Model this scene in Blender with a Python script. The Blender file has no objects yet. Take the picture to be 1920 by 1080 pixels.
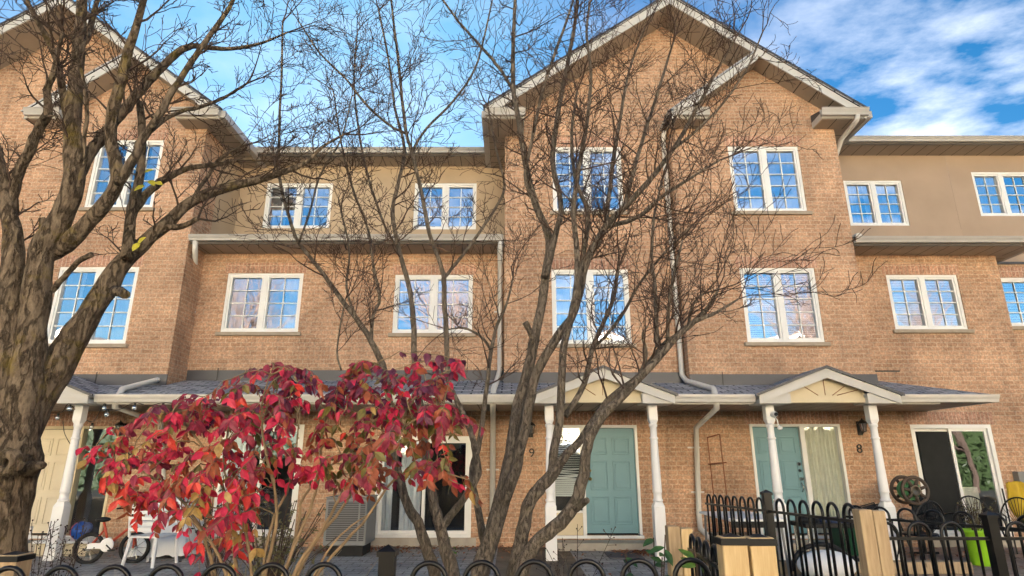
import bpy, math, random
from mathutils import Vector, Matrix
R = math.radians
sc = bpy.context.scene
col = sc.collection
rng = random.Random(7)

# ---------------------------------------------------------------- camera numbers (also used to survey the site)
F = 1126.0; PITCH = math.atan(330.0 / F); EYE = 1.45
CT, ST = math.cos(PITCH), math.sin(PITCH)
def _d(v):
    c = (540.0 - v) / F
    return ST + c * CT, CT - c * ST
def ZZ(v, Y):
    a, b = _d(v); return EYE + Y * a / b
def XX(u, v, Y):
    a, b = _d(v); return (u - 960.0) / F * Y / b
def P(u, v, Y): return Vector((XX(u, v, Y), Y, ZZ(v, Y)))

# ---------------------------------------------------------------- materials
def newmat(name):
    m = bpy.data.materials.new(name); m.use_nodes = True
    nt = m.node_tree; b = nt.nodes['Principled BSDF']
    return m, nt, b
def N(nt, t, **kw):
    n = nt.nodes.new(t)
    for k, v in kw.items():
        if hasattr(n, k): setattr(n, k, v)
        else: n.inputs[k].default_value = v
    return n
def mixc(nt, fac, a, b, blend='MIX'):
    n = nt.nodes.new('ShaderNodeMix'); n.data_type = 'RGBA'; n.blend_type = blend
    for sock, val in ((n.inputs[0], fac), (n.inputs[6], a), (n.inputs[7], b)):
        if hasattr(val, 'is_output'): nt.links.new(val, sock)
        else: sock.default_value = val if not isinstance(val, tuple) else (val + (1,))[:4]
    return n.outputs[2]
def ramp(nt, src, p0, p1, c0=(0,0,0), c1=(1,1,1)):
    r = nt.nodes.new('ShaderNodeValToRGB'); e = r.color_ramp.elements
    e[0].position = p0; e[1].position = p1; e[0].color = c0 + (1,); e[1].color = c1 + (1,)
    nt.links.new(src, r.inputs[0]); return r.outputs[0]
def noise(nt, vec, scale, detail=4, rough=.55):
    n = N(nt, 'ShaderNodeTexNoise'); n.inputs['Scale'].default_value = scale
    n.inputs['Detail'].default_value = detail; n.inputs['Roughness'].default_value = rough
    if vec is not None: nt.links.new(vec, n.inputs['Vector'])
    return n.outputs['Fac']
def geo(nt): return nt.nodes.new('ShaderNodeNewGeometry').outputs['Position']
def objc(nt): return nt.nodes.new('ShaderNodeTexCoord').outputs['Object']
def bump(nt, b, src, strength, dist=.01):
    n = N(nt, 'ShaderNodeBump'); n.inputs['Strength'].default_value = strength; n.inputs['Distance'].default_value = dist
    nt.links.new(src, n.inputs['Height']); nt.links.new(n.outputs[0], b.inputs['Normal'])
def setb(b, rough=.6, metal=0, spec=.3):
    b.inputs['Roughness'].default_value = rough; b.inputs['Metallic'].default_value = metal
    b.inputs['Specular IOR Level'].default_value = spec
def pm(name, c, rough=.6, var=.25, scale=6, bmp=0, bscale=60, metal=0, spec=.3, c2=None):
    m, nt, b = newmat(name); setb(b, rough, metal, spec); g = objc(nt)
    f = ramp(nt, noise(nt, g, scale), .3, .7)
    c2 = c2 or tuple(x * (1 - var) for x in c)
    nt.links.new(mixc(nt, f, c2, c), b.inputs['Base Color'])
    if bmp: bump(nt, b, noise(nt, g, bscale, 5), bmp)
    return m
def swizzle(nt, ax, bx, sx=1, sz=1):
    s = nt.nodes.new('ShaderNodeSeparateXYZ'); nt.links.new(geo(nt), s.inputs[0])
    c = nt.nodes.new('ShaderNodeCombineXYZ')
    if ax == 'XY':
        a = N(nt, 'ShaderNodeMath', operation='ADD'); nt.links.new(s.outputs[0], a.inputs[0]); nt.links.new(s.outputs[1], a.inputs[1]); src = a.outputs[0]
    else: src = s.outputs['XYZ'.index(ax)]
    nt.links.new(src, c.inputs[0]); nt.links.new(s.outputs['XYZ'.index(bx)], c.inputs[1])
    return c.outputs[0]
def brickmat(name, c1, c2, mortar, bw=.215, rh=.078, ax='XY', bx='Z', offset=.5, ms=.007, rough=.85, stain=.3, bstr=.5, grit=.5):
    m, nt, b = newmat(name); setb(b, rough, 0, .2)
    v = swizzle(nt, ax, bx)
    # warp slightly so that courses are not ruler-straight
    n0 = N(nt, 'ShaderNodeTexNoise'); n0.inputs['Scale'].default_value = 9; nt.links.new(v, n0.inputs['Vector'])
    mx = N(nt, 'ShaderNodeVectorMath', operation='SCALE'); nt.links.new(n0.outputs['Color'], mx.inputs[0]); mx.inputs['Scale'].default_value = .012
    ad = N(nt, 'ShaderNodeVectorMath', operation='ADD'); nt.links.new(v, ad.inputs[0]); nt.links.new(mx.outputs[0], ad.inputs[1]); vv = ad.outputs[0]
    br = N(nt, 'ShaderNodeTexBrick'); br.offset = offset; nt.links.new(vv, br.inputs['Vector'])
    br.inputs['Scale'].default_value = 1; br.inputs['Brick Width'].default_value = bw; br.inputs['Row Height'].default_value = rh
    br.inputs['Mortar Size'].default_value = ms; br.inputs['Mortar Smooth'].default_value = .25; br.inputs['Bias'].default_value = -.1
    br.inputs['Color1'].default_value = c1 + (1,); br.inputs['Color2'].default_value = c2 + (1,); br.inputs['Mortar'].default_value = mortar + (1,)
    c = br.outputs['Color']
    f = ramp(nt, noise(nt, geo(nt), 26, 5, .7), .36, .66)
    g1 = mixc(nt, f, (1 - grit,) * 3, (1 + grit * .35,) * 3)
    c = mixc(nt, 1.0, c, g1, 'MULTIPLY')
    f2 = ramp(nt, noise(nt, geo(nt), 1.1, 4), .35, .7)
    g2 = mixc(nt, f2, (1 - stain,) * 3, (1.06, 1.05, 1.03))
    c = mixc(nt, 1.0, c, g2, 'MULTIPLY')
    mp = nt.nodes.new('ShaderNodeMapping'); nt.links.new(geo(nt), mp.inputs[0]); mp.inputs['Scale'].default_value = (2.6, 2.6, .35)
    f3 = ramp(nt, noise(nt, mp.outputs[0], 1.6, 5, .6), .48, .68)
    c = mixc(nt, 1.0, c, mixc(nt, f3, (1.03, 1.02, 1.0), (1 - stain * .6, 1 - stain * .62, 1 - stain * .6)), 'MULTIPLY')
    nt.links.new(c, b.inputs['Base Color'])
    h = mixc(nt, .35, br.outputs['Fac'], noise(nt, geo(nt), 40, 5, .7))
    inv = N(nt, 'ShaderNodeInvert'); nt.links.new(h, inv.inputs['Color'])
    bump(nt, b, inv.outputs[0], bstr, .012)
    return m
def stripes(name, c, line, ax, pitch, w=.07, rough=.55, var=.12):
    m, nt, b = newmat(name); setb(b, rough, 0, .3)
    s = nt.nodes.new('ShaderNodeSeparateXYZ'); nt.links.new(geo(nt), s.inputs[0])
    d = N(nt, 'ShaderNodeMath', operation='DIVIDE'); nt.links.new(s.outputs['XYZ'.index(ax)], d.inputs[0]); d.inputs[1].default_value = pitch
    fr = N(nt, 'ShaderNodeMath', operation='FRACT'); nt.links.new(d.outputs[0], fr.inputs[0])
    lt = N(nt, 'ShaderNodeMath', operation='LESS_THAN'); nt.links.new(fr.outputs[0], lt.inputs[0]); lt.inputs[1].default_value = w
    f = ramp(nt, noise(nt, geo(nt), 3), .3, .7)
    base = mixc(nt, f, tuple(x * (1 - var) for x in c), c)
    nt.links.new(mixc(nt, lt.outputs[0], base, line), b.inputs['Base Color'])
    inv = N(nt, 'ShaderNodeInvert'); nt.links.new(lt.outputs[0], inv.inputs['Color']); bump(nt, b, inv.outputs[0], .6, .01)
    return m
def barkmat(name, dark, light, moss, mossamt, scale=1.0, crack=1.0):
    m, nt, b = newmat(name); setb(b, .9, 0, .15)
    tc = geo(nt); mp = nt.nodes.new('ShaderNodeMapping'); nt.links.new(tc, mp.inputs[0]); mp.inputs['Scale'].default_value = (1, 1, .32)
    n1 = noise(nt, mp.outputs[0], 42 * scale, 8, .72); n2 = noise(nt, tc, 6 * scale, 4)
    c = mixc(nt, ramp(nt, n1, .36, .64), dark, light)
    c = mixc(nt, ramp(nt, n2, .5, .62), c, mixc(nt, .6, c, tuple(x * .62 for x in light)))
    f = ramp(nt, noise(nt, tc, 4.5 * scale, 5, .65), .56, .70)
    n3 = noise(nt, mp.outputs[0], 17 * scale, 6, .6)
    sb = N(nt, 'ShaderNodeMath', operation='SUBTRACT'); nt.links.new(n3, sb.inputs[0]); sb.inputs[1].default_value = .5
    ab = N(nt, 'ShaderNodeMath', operation='ABSOLUTE'); nt.links.new(sb.outputs[0], ab.inputs[0])
    cr = ramp(nt, ab.outputs[0], .0, .045); c = mixc(nt, cr, mixc(nt, crack, c, tuple(x * .55 for x in dark)), c)
    mm = N(nt, 'ShaderNodeMath', operation='MULTIPLY'); nt.links.new(f, mm.inputs[0]); mm.inputs[1].default_value = mossamt
    c = mixc(nt, mm.outputs[0], c, moss)
    nt.links.new(c, b.inputs['Base Color'])
    bump(nt, b, mixc(nt, .5, n1, cr), 1.0, .03)
    return m
def leafmat(name, c, c2):
    m, nt, b = newmat(name); setb(b, .42, 0, .4)
    f = ramp(nt, noise(nt, geo(nt), 34, 4), .35, .65)
    cc = mixc(nt, f, c2, c); nt.links.new(cc, b.inputs['Base Color'])
    t = nt.nodes.new('ShaderNodeBsdfTranslucent'); nt.links.new(cc, t.inputs[0])
    mx = nt.nodes.new('ShaderNodeMixShader'); mx.inputs[0].default_value = .3
    nt.links.new(b.outputs[0], mx.inputs[1]); nt.links.new(t.outputs[0], mx.inputs[2])
    nt.links.new(mx.outputs[0], nt.nodes['Material Output'].inputs[0]); return m
def glassmat(name, refl, tint=(.93, .97, 1), wav=.02):
    m, nt, b = newmat(name); nt.nodes.remove(b)
    g = nt.nodes.new('ShaderNodeBsdfGlossy'); g.inputs['Color'].default_value = tint + (1,); g.inputs['Roughness'].default_value = .015
    n = N(nt, 'ShaderNodeBump'); n.inputs['Strength'].default_value = wav; n.inputs['Distance'].default_value = .05
    nt.links.new(noise(nt, geo(nt), 2.2, 2), n.inputs['Height']); nt.links.new(n.outputs[0], g.inputs['Normal'])
    t = nt.nodes.new('ShaderNodeBsdfTransparent'); t.inputs[0].default_value = (.85, .9, .92, 1)
    mx = nt.nodes.new('ShaderNodeMixShader'); mx.inputs[0].default_value = refl
    nt.links.new(t.outputs[0], mx.inputs[1]); nt.links.new(g.outputs[0], mx.inputs[2])
    nt.links.new(mx.outputs[0], nt.nodes['Material Output'].inputs[0]); return m

M = {}
M['brick'] = brickmat('tan_brick', (.675, .418, .275), (.52, .305, .192), (.66, .49, .35), bw=.21, rh=.084, ms=.010, grit=.42, stain=.27)
M['soldier'] = brickmat('upright_brick', (.68, .395, .285), (.59, .33, .23), (.76, .58, .44), bw=.078, rh=.45, offset=0)
M['stucco'] = pm('tan_stucco', (.50, .38, .255), .95, .12, 1.2, .5, 130)
M['stucco_grey'] = pm('taupe_stucco', (.43, .32, .235), .95, .12, 1.2, .5, 130)
M['fascia'] = pm('cream_fascia', (.58, .565, .535), .5, .12, 3)
M['white'] = pm('white_paint', (.84, .83, .82), .45, .06, 5)
M['vinyl'] = pm('white_vinyl', (.82, .81, .78), .35, .04, 3)
M['gutter'] = pm('grey_beige_gutter', (.45, .42, .38), .4, .12, 4, spec=.5)
M['gutter_white'] = pm('pale_downspout', (.64, .61, .56), .4, .1, 4, spec=.5)
M['soffit'] = stripes('beige_soffit', (.36, .30, .24), (.07, .055, .045), 'X', .3, .06)
M['soffit_y'] = stripes('beige_soffit_cross', (.36, .30, .24), (.07, .055, .045), 'Y', .3, .07)
M['shingle'] = brickmat('grey_shingle', (.55, .56, .59), (.27, .28, .31), (.06, .06, .07), bw=.34, rh=.16, ax='X', bx='Y', ms=.016, rough=.9, stain=.1, bstr=.8)
M['flash'] = pm('dark_flashing', (.065, .065, .075), .45, .2, 3, spec=.5)
M['stone'] = pm('grey_sill_stone', (.40, .33, .25), .85, .2, 12, .3)
M['concrete'] = pm('concrete', (.46, .41, .34), .9, .25, 4, .4)
M['teal'] = pm('teal_door_paint', (.17, .32, .365), .4, .08, 2)
M['cream_door'] = pm('cream_door_paint', (.70, .62, .47), .45, .06, 2)
M['cream'] = pm('cream_panel', (.66, .56, .38), .55, .1, 3)
M['glass'] = glassmat('window_glass', .68, (.93, .96, 1.0))
M['glass_low'] = glassmat('door_glass', .12)
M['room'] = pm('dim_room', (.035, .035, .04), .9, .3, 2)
M['curtain'] = pm('white_curtain', (.75, .76, .78), .9, .08, 8)
M['curtain_lace'] = pm('cream_curtain', (.88, .84, .68), .9, .12, 8)
M['blind'] = pm('white_blind', (.72, .71, .66), .6, .06, 8)
M['black'] = pm('black_metal', (.006, .006, .007), .34, .3, 10, spec=.35)
M['blackmatt'] = pm('black_plastic', (.011, .011, .012), .6, .3, 10)
M['bronze'] = pm('bronze_lamp', (.05, .045, .04), .45, .3, 20, metal=.4)
M['brass'] = pm('brass', (.55, .38, .15), .3, .2, 20, metal=.9)
M['steel'] = pm('steel', (.6, .6, .6), .25, .1, 20, metal=.9)
M['copper'] = pm('rusty_copper', (.28, .11, .055), .6, .3, 20, metal=.3)
M['wood'] = None
M['trim'] = pm('dark_trim', (.11, .095, .08), .5, .2, 4)
M['acgrey'] = stripes('grey_louvre', (.20, .20, .20), (.035, .035, .035), 'Z', .028, .45)
M['acbox'] = pm('grey_casing', (.24, .24, .235), .5, .12, 4)
M['plastic_white'] = pm('white_plastic', (.78, .78, .78), .4, .06, 4)
M['clearglass'] = glassmat('bulb_glass', .5)
M['screen'] = pm('dark_insect_screen', (.02, .021, .02), .8, .3, 4)
def woodmat(name, c, c2):
    m, nt, b = newmat(name); setb(b, .75, 0, .2)
    mp = nt.nodes.new('ShaderNodeMapping'); nt.links.new(objc(nt), mp.inputs[0]); mp.inputs['Scale'].default_value = (9, 9, .7)
    n = noise(nt, mp.outputs[0], 5, 6, .65)
    cc = mixc(nt, ramp(nt, n, .35, .65), c2, c)
    n2 = N(nt, 'ShaderNodeTexNoise'); n2.inputs['Scale'].default_value = 7; nt.links.new(objc(nt), n2.inputs['Vector'])
    cc = mixc(nt, ramp(nt, n2.outputs['Fac'], .68, .75), cc, tuple(x * .5 for x in c2))
    nt.links.new(cc, b.inputs['Base Color']); bump(nt, b, n, .25, .01); return m
M['wood'] = woodmat('pine_post', (.60, .46, .27), (.46, .33, .17))
M['wood_grey'] = woodmat('weathered_pine', (.47, .36, .23), (.32, .23, .14))
# ---------------------------------------------------------------- mesh builder
OFF = {}
class MB:
    def __init__(s): s.v = []; s.f = []; s.mi = []; s.cur = 0
    def add(s, vs, fs):
        o = len(s.v); s.v.extend([tuple(x) for x in vs]); s.f.extend([tuple(i + o for i in q) for q in fs]); s.mi.extend([s.cur] * len(fs)); return s
    def box(s, x0, x1, y0, y1, z0, z1):
        return s.add([(x0,y0,z0),(x1,y0,z0),(x1,y1,z0),(x0,y1,z0),(x0,y0,z1),(x1,y0,z1),(x1,y1,z1),(x0,y1,z1)],
                     [(0,3,2,1),(4,5,6,7),(0,1,5,4),(1,2,6,5),(2,3,7,6),(3,0,4,7)])
    def quad(s, a, b, c, d): return s.add([a, b, c, d], [(0, 1, 2, 3)])
    def prism(s, poly, y0, y1):          # poly = [(x,z)...] extruded along y
        n = len(poly)
        vs = [(x, y0, z) for x, z in poly] + [(x, y1, z) for x, z in poly]
        fs = [tuple(range(n)), tuple(range(2 * n - 1, n - 1, -1))]
        fs += [(i, i + n, (i + 1) % n + n, (i + 1) % n) for i in range(n)]
        return s.add(vs, fs)
    def prismx(s, poly, x0, x1):         # poly = [(y,z)...] extruded along x
        n = len(poly)
        vs = [(x0, y, z) for y, z in poly] + [(x1, y, z) for y, z in poly]
        fs = [tuple(range(n)), tuple(range(2 * n - 1, n - 1, -1))]
        fs += [(i, i + n, (i + 1) % n + n, (i + 1) % n) for i in range(n)]
        return s.add(vs, fs)
    def tube(s, pts, rad, n=8, cap=True, twist=0):
        pts = [Vector(p) for p in pts]
        if not hasattr(rad, '__len__'): rad = [rad] * len(pts)
        t0 = (pts[1] - pts[0]).normalized()
        a = t0.orthogonal().normalized() if abs(t0.z) > .9 or n > 4 else t0.cross(Vector((0,0,1))).normalized()
        rings = []
        for i, p in enumerate(pts):
            if i == 0: t = pts[1] - pts[0]
            elif i == len(pts) - 1: t = pts[-1] - pts[-2]
            else: t = (pts[i+1] - p).normalized() + (p - pts[i-1]).normalized()
            if t.length < 1e-9: t = t0.copy()
            t.normalize(); a = a - t * a.dot(t)
            if a.length < 1e-6: a = t.orthogonal()
            a.normalize(); b = t.cross(a)
            rings.append([p + (a * math.cos(twist + 2*math.pi*k/n) + b * math.sin(twist + 2*math.pi*k/n)) * rad[i] for k in range(n)])
        vs = [q for r in rings for q in r]; fs = []
        for i in range(len(pts) - 1):
            for k in range(n):
                k2 = (k + 1) % n
                fs.append((i*n + k, i*n + k2, (i+1)*n + k2, (i+1)*n + k))
        if cap: fs.append(tuple(range(n - 1, -1, -1))); fs.append(tuple((len(pts)-1)*n + k for k in range(n)))
        return s.add(vs, fs)
    def rtube(s, pts, r, n=8): return s.tube(pts, r, n)
    def lathe(s, prof, c, n=16, axis='z'):   # prof = [(r,h)...]
        vs = []; fs = []
        for r, h in prof:
            for k in range(n):
                a = 2*math.pi*k/n; x, y = r*math.cos(a), r*math.sin(a)
                vs.append((c[0]+x, c[1]+y, c[2]+h) if axis == 'z' else ((c[0]+x, c[1]+h, c[2]+y) if axis == 'y' else (c[0]+h, c[1]+x, c[2]+y)))
        for i in range(len(prof)-1):
            for k in range(n):
                k2 = (k+1) % n
                q = (i*n+k, i*n+k2, (i+1)*n+k2, (i+1)*n+k)
                fs.append(q if axis != 'y' else q[::-1])
        fs.append(tuple(range(n-1,-1,-1))); fs.append(tuple((len(prof)-1)*n+k for k in range(n)))
        return s.add(vs, fs)
    def ball(s, c, r, n=14, m=9, sc=(1,1,1)):
        prof = [(max(r*math.sin(math.pi*i/m), r*.01), -r*math.cos(math.pi*i/m)) for i in range(m+1)]
        o = len(s.v); s.lathe(prof, (0,0,0), n)
        for i in range(o, len(s.v)):
            x, y, z = s.v[i]; s.v[i] = (c[0]+x*sc[0], c[1]+y*sc[1], c[2]+z*sc[2])
        return s
    def build(s, name, mat, parent=None, smooth=False, bevel=0):
        off = OFF.get(parent.name, Vector((0,0,0))) if parent else Vector((0,0,0))
        me = bpy.data.meshes.new(name)
        me.from_pydata([(x-off[0], y-off[1], z-off[2]) for x, y, z in s.v], [], s.f)
        mats = mat if isinstance(mat, (list, tuple)) else [mat]
        for m in mats: me.materials.append(m)
        if len(mats) > 1: me.polygons.foreach_set('material_index', s.mi)
        if smooth: me.polygons.foreach_set('use_smooth', [True]*len(me.polygons))
        me.update()
        o = bpy.data.objects.new(name, me); col.objects.link(o)
        if parent: o.parent = parent; OFF[o.name] = off
        if bevel:
            bm = o.modifiers.new('edge', 'BEVEL'); bm.width = bevel; bm.segments = 2; bm.limit_method = 'ANGLE'
        return o
def tag(o, label=None, cat=None, group=None, kind=None):
    if label: o['label'] = label
    if cat: o['category'] = cat
    if group: o['group'] = group
    if kind: o['kind'] = kind
    return o
def root(name, loc, label, cat, group=None, local=False, rot=(0,0,0)):
    o = bpy.data.objects.new(name, None); col.objects.link(o); o.location = loc; o.rotation_euler = rot
    o.empty_display_size = .1
    OFF[o.name] = Vector((0,0,0)) if local else Vector(loc)
    return tag(o, label, cat, group)
def dup(o, parent=None):
    c = o.copy(); col.objects.link(c)
    if parent: c.parent = parent
    for ch in list(o.children): dup(ch, c)
    return c
def wall(mb, x0, x1, z0, z1, y, holes, dep=.14):
    xs = sorted({x0, x1, *[h[0] for h in holes], *[h[1] for h in holes]}); zs = sorted({z0, z1, *[h[2] for h in holes], *[h[3] for h in holes]})
    xs = [x for x in xs if x0 <= x <= x1]; zs = [z for z in zs if z0 <= z <= z1]
    for i in range(len(xs)-1):
        for j in range(len(zs)-1):
            cx, cz = (xs[i]+xs[i+1])/2, (zs[j]+zs[j+1])/2
            if any(h[0] < cx < h[1] and h[2] < cz < h[3] for h in holes): continue
            mb.quad((xs[i],y,zs[j]),(xs[i+1],y,zs[j]),(xs[i+1],y,zs[j+1]),(xs[i],y,zs[j+1]))
    for a, b, c, d in holes:
        mb.quad((a,y,c),(a,y,d),(a,y+dep,d),(a,y+dep,c)); mb.quad((b,y,c),(b,y+dep,c),(b,y+dep,d),(b,y,d))
        mb.quad((a,y,d),(b,y,d),(b,y+dep,d),(a,y+dep,d)); mb.quad((a,y,c),(a,y+dep,c),(b,y+dep,c),(b,y,c))
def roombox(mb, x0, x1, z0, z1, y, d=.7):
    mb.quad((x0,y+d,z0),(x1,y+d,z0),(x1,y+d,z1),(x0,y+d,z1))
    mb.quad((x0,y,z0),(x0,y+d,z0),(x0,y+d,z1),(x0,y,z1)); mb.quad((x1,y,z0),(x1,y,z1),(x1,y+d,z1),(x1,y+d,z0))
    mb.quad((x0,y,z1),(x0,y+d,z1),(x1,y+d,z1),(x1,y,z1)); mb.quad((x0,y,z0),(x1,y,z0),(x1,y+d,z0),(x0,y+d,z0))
def drape(mb, x0, x1, z0, z1, y, amp=.025, wl=.11, ph=0):
    n = max(6, int((x1-x0)/.018)); pr = []
    for i in range(n+1):
        x = x0+(x1-x0)*i/n
        pr.append((x, y+amp*math.sin(2*math.pi*x/wl+ph)+amp*.6*math.sin(2*math.pi*x/(wl*2.3)+1.3*ph)))
    for i in range(n):
        (a, ya), (b, yb) = pr[i], pr[i+1]
        mb.quad((a,ya,z0),(b,yb,z0),(b,yb,z1),(a,ya,z1))
def window(house, x0, x1, z0, z1, y, rows, sill=True, lintel=True, curtain=0, glass='glass'):
    """two-sash casement; returns the hole it needs"""
    f = .055; m = MB(); ya, yb = y+.02, y+.12
    m.box(x0, x0+f, ya, yb, z0, z1); m.box(x1-f, x1, ya, yb, z0, z1)
    m.box(x0+f, x1-f, ya, yb, z1-f, z1); m.box(x0+f, x1-f, ya, yb, z0, z0+f)
    xm = (x0+x1)/2; m.box(xm-.045, xm+.045, ya+.004, yb, z0+f, z1-f)
    s = .035; yc = ya+.022
    for a, b in ((x0+f, xm-.045), (xm+.045, x1-f)):
        m.box(a, a+s, yc, yb, z0+f, z1-f); m.box(b-s, b, yc, yb, z0+f, z1-f)
        m.box(a+s, b-s, yc, yb, z1-f-s, z1-f); m.box(a+s, b-s, yc, yb, z0+f, z0+f+s)
    w = m.build('window', M['vinyl'], house)
    p = MB(); g = MB()
    for a, b in ((x0+f+s, xm-.045-s), (xm+.045+s, x1-f-s)):
        c, d = z0+f+s, z1-f-s
        # panes sit very slightly out of true, as real ones do
        tx = rng.uniform(-.004, .004); tz = rng.uniform(-.004, .004)
        p.quad((a,yb-.03-tx-tz,c),(b,yb-.03+tx-tz,c),(b,yb-.03+tx+tz,d),(a,yb-.03-tx+tz,d))
        g.box((a+b)/2-.009, (a+b)/2+.009, yb-.05, yb-.038, c, d)
        for r in range(1, rows):
            zr = c+(d-c)*r/rows; g.box(a, b, yb-.052, yb-.04, zr-.009, zr+.009)
    p.build('pane', M[glass], w); g.build('muntin', M['vinyl'], w)
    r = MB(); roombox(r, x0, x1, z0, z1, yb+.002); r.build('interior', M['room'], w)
    if curtain:
        wd = x1-x0; cs = []
        def drp(*q, **k): m_ = MB(); drape(m_, *q, **k); cs.append(m_)
        if curtain == 1:
            drp(x0+.06, x0+.06+wd*.20, z0+.05, z1-.05, yb+.04); drp(x1-.06-wd*.20, x1-.06, z0+.05, z1-.05, yb+.04, ph=2)
        elif curtain == 2: drp(x0+.05, x1-.05, z0+.05, z1-.05, yb+.05, .03, .16)
        elif curtain == 3:
            c = MB(); cs.append(c); z = z0+.05
            while z < z1-.05: c.quad((x0+.05,yb+.05,z),(x1-.05,yb+.05,z),(x1-.05,yb+.066,z+.03),(x0+.05,yb+.066,z+.03)); z += .036
        elif curtain == 4: drp(x0+.06, x0+wd*.5, z0+.05, z1-.05, yb+.04)
        elif curtain == 5:
            drp(x0+.06, x0+wd*.3, z0+.05, z1-.05, yb+.04); drp(x1-wd*.62, x1-.06, z0+.05, z1-.05, yb+.05, ph=1)
        for c in cs: c.build('blind' if curtain == 3 else 'curtain', M['blind' if curtain == 3 else 'curtain'], w)
    if sill: MB().box(x0-.07, x1+.07, y-.06, y+.10, z0-.075, z0-.003).build('sill', M['stone'], w, bevel=.006)
    if lintel:
        MB().box(x0-.06, x1+.06, y-.004, y+.02, z1+.003, z1+.225).build('lintel', M['soldier'], w)
    return (x0, x1, z0, z1)
def gutter(mb, x0, x1, y, z0, z1):      # K-profile gutter along x, front lip at y
    h = z1-z0
    mb.prismx([(y+.115, z0), (y+.04, z0), (y+.03, z0+h*.35), (y+.004, z0+h*.72), (y+.004, z1-.018), (y-.006, z1-.016), (y-.006, z1), (y+.02, z1), (y+.02, z0+h*.75), (y+.05, z0+h*.4), (y+.05, z0+.015), (y+.1, z0+.015), (y+.1, z1), (y+.115, z1)][::-1], x0, x1)
def panel_door(house, x0, x1, z0, z1, y, mat, knob_x, hw, label=None):
    m = MB(); m.box(x0, x1, y+.05, y+.09, z0, z1)
    d = m.build('door', M[mat], house)
    if label: d['label'] = label
    p = MB(); w = x1-x0; h = z1-z0
    for a in (.10, .55):
        for b, c in ((.08, .34), (.40, .68), (.74, .91)):
            xa, xb, za, zb = x0+w*a, x0+w*(a+.35), z0+h*b, z0+h*c
            e = .018
            for q in ((xa, xb, za, za+e), (xa, xb, zb-e, zb), (xa, xa+e, za+e, zb-e), (xb-e, xb, za+e, zb-e)):
                p.box(q[0], q[1], y+.034, y+.052, q[2], q[3])
            p.box(xa+.05, xb-.05, y+.038, y+.053, za+.05, zb-.05)
    p.build('door_panel', M[mat], d, bevel=.006)
    hm = M['steel' if hw else 'brass']
    MB().lathe([(.03,0),(.03,-.01),(.012,-.015),(.012,-.04),(.028,-.05),(.03,-.07),(.015,-.085)], (knob_x, y+.045, z0+.95), 12, 'y').build('door_knob', hm, d, smooth=True)
    MB().lathe([(.028,0),(.028,-.02),(.02,-.025)], (knob_x, y+.045, z0+1.1), 12, 'y').build('lock', hm, d, smooth=True)
    if hw:
        MB().lathe([(.035,0),(.035,-.025),(.02,-.03)], (knob_x, y+.045, z0+1.22), 12, 'y').build('lock', hm, d, smooth=True)
        MB().tube([(knob_x, y+.03, z0+.88), (knob_x+.01, y-.03, z0+.8), (knob_x, y+.03, z0+.72)], .012, 6).build('door_handle', hm, d, smooth=True)
    return d
def post(house, x, y, zt):
    m = MB(); b = .088
    m.box(x-b, x+b, y-b, y+b, 0, .80)
    m.add([(x-b,y-b,.80),(x+b,y-b,.80),(x+b,y+b,.80),(x-b,y+b,.80),(x-.06,y-.06,.87),(x+.06,y-.06,.87),(x+.06,y+.06,.87),(x-.06,y+.06,.87)],
          [(0,1,5,4),(1,2,6,5),(2,3,7,6),(3,0,4,7),(4,5,6,7)])
    p = m.build('porch_post', M['white'], house, bevel=.006)
    s = MB(); s.lathe([(.07,.86),(.082,.88),(.082,.9),(.066,.915),(.066,1.0),(.076,1.01),(.076,1.03),(.074,1.05),(.06,1.82),(.058,1.84),(.07,1.85),(.07,1.87),(.055,1.885),(.055,2.03),(.07,2.05),(.07,2.08),(.05,2.1)], (x, y, 0), 20)
    s.build('shaft', M['white'], p, smooth=True)
    c = MB(); d = .072
    c.add([(x-.05,y-.05,2.09),(x+.05,y-.05,2.09),(x+.05,y+.05,2.09),(x-.05,y+.05,2.09),(x-d,y-d,2.15),(x+d,y-d,2.15),(x+d,y+d,2.15),(x-d,y+d,2.15)],
          [(0,3,2,1),(0,1,5,4),(1,2,6,5),(2,3,7,6),(3,0,4,7)])
    c.box(x-d, x+d, y-d, y+d, 2.15, zt); c.build('capital', M['white'], p, bevel=.004)
def lamp(house, x, y, z):
    m = MB(); m.box(x-.045, x+.045, y-.02, y, z-.14, z+.12)
    m.tube([(x,y-.02,z-.05),(x,y-.09,z-.11),(x,y-.13,z-.09)], .012, 6)
    m.lathe([(.03,-.09),(.05,-.08),(.055,-.075)], (x,y-.13,z), 8)
    for k in range(6):
        a = 2*math.pi*k/6; m.tube([(x+.05*math.cos(a), y-.13+.05*math.sin(a), z-.08), (x+.075*math.cos(a), y-.13+.075*math.sin(a), z+.07)], .006, 4)
    m.lathe([(.09,.07),(.085,.085),(.04,.13),(.015,.14),(.015,.16),(.004,.17)], (x,y-.13,z), 12)
    l = m.build('wall_lamp', M['bronze'], house)
    g = MB(); g.lathe([(.044,-.075),(.068,.068)], (x,y-.13,z), 6); g.build('lamp_glass', M['clearglass'], l)
def number(house, txt, x, y, z, size):
    cu = bpy.data.curves.new('num', 'FONT'); cu.body = txt; cu.size = size; cu.extrude = .008; cu.align_x = 'CENTER'; cu.align_y = 'CENTER'
    o = bpy.data.objects.new('num', cu); col.objects.link(o)
    bpy.context.view_layer.update()
    me = bpy.data.meshes.new_from_object(o.evaluated_get(bpy.context.evaluated_depsgraph_get()))
    bpy.data.objects.remove(o)
    m = MB(); vs = [(x+v.co.x, y-.012-v.co.z, z+v.co.y) for v in me.vertices]
    m.add(vs, [tuple(p.vertices) for p in me.polygons]); bpy.data.meshes.remove(me)
    return m.build('house_number', M['bronze'], house)
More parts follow.
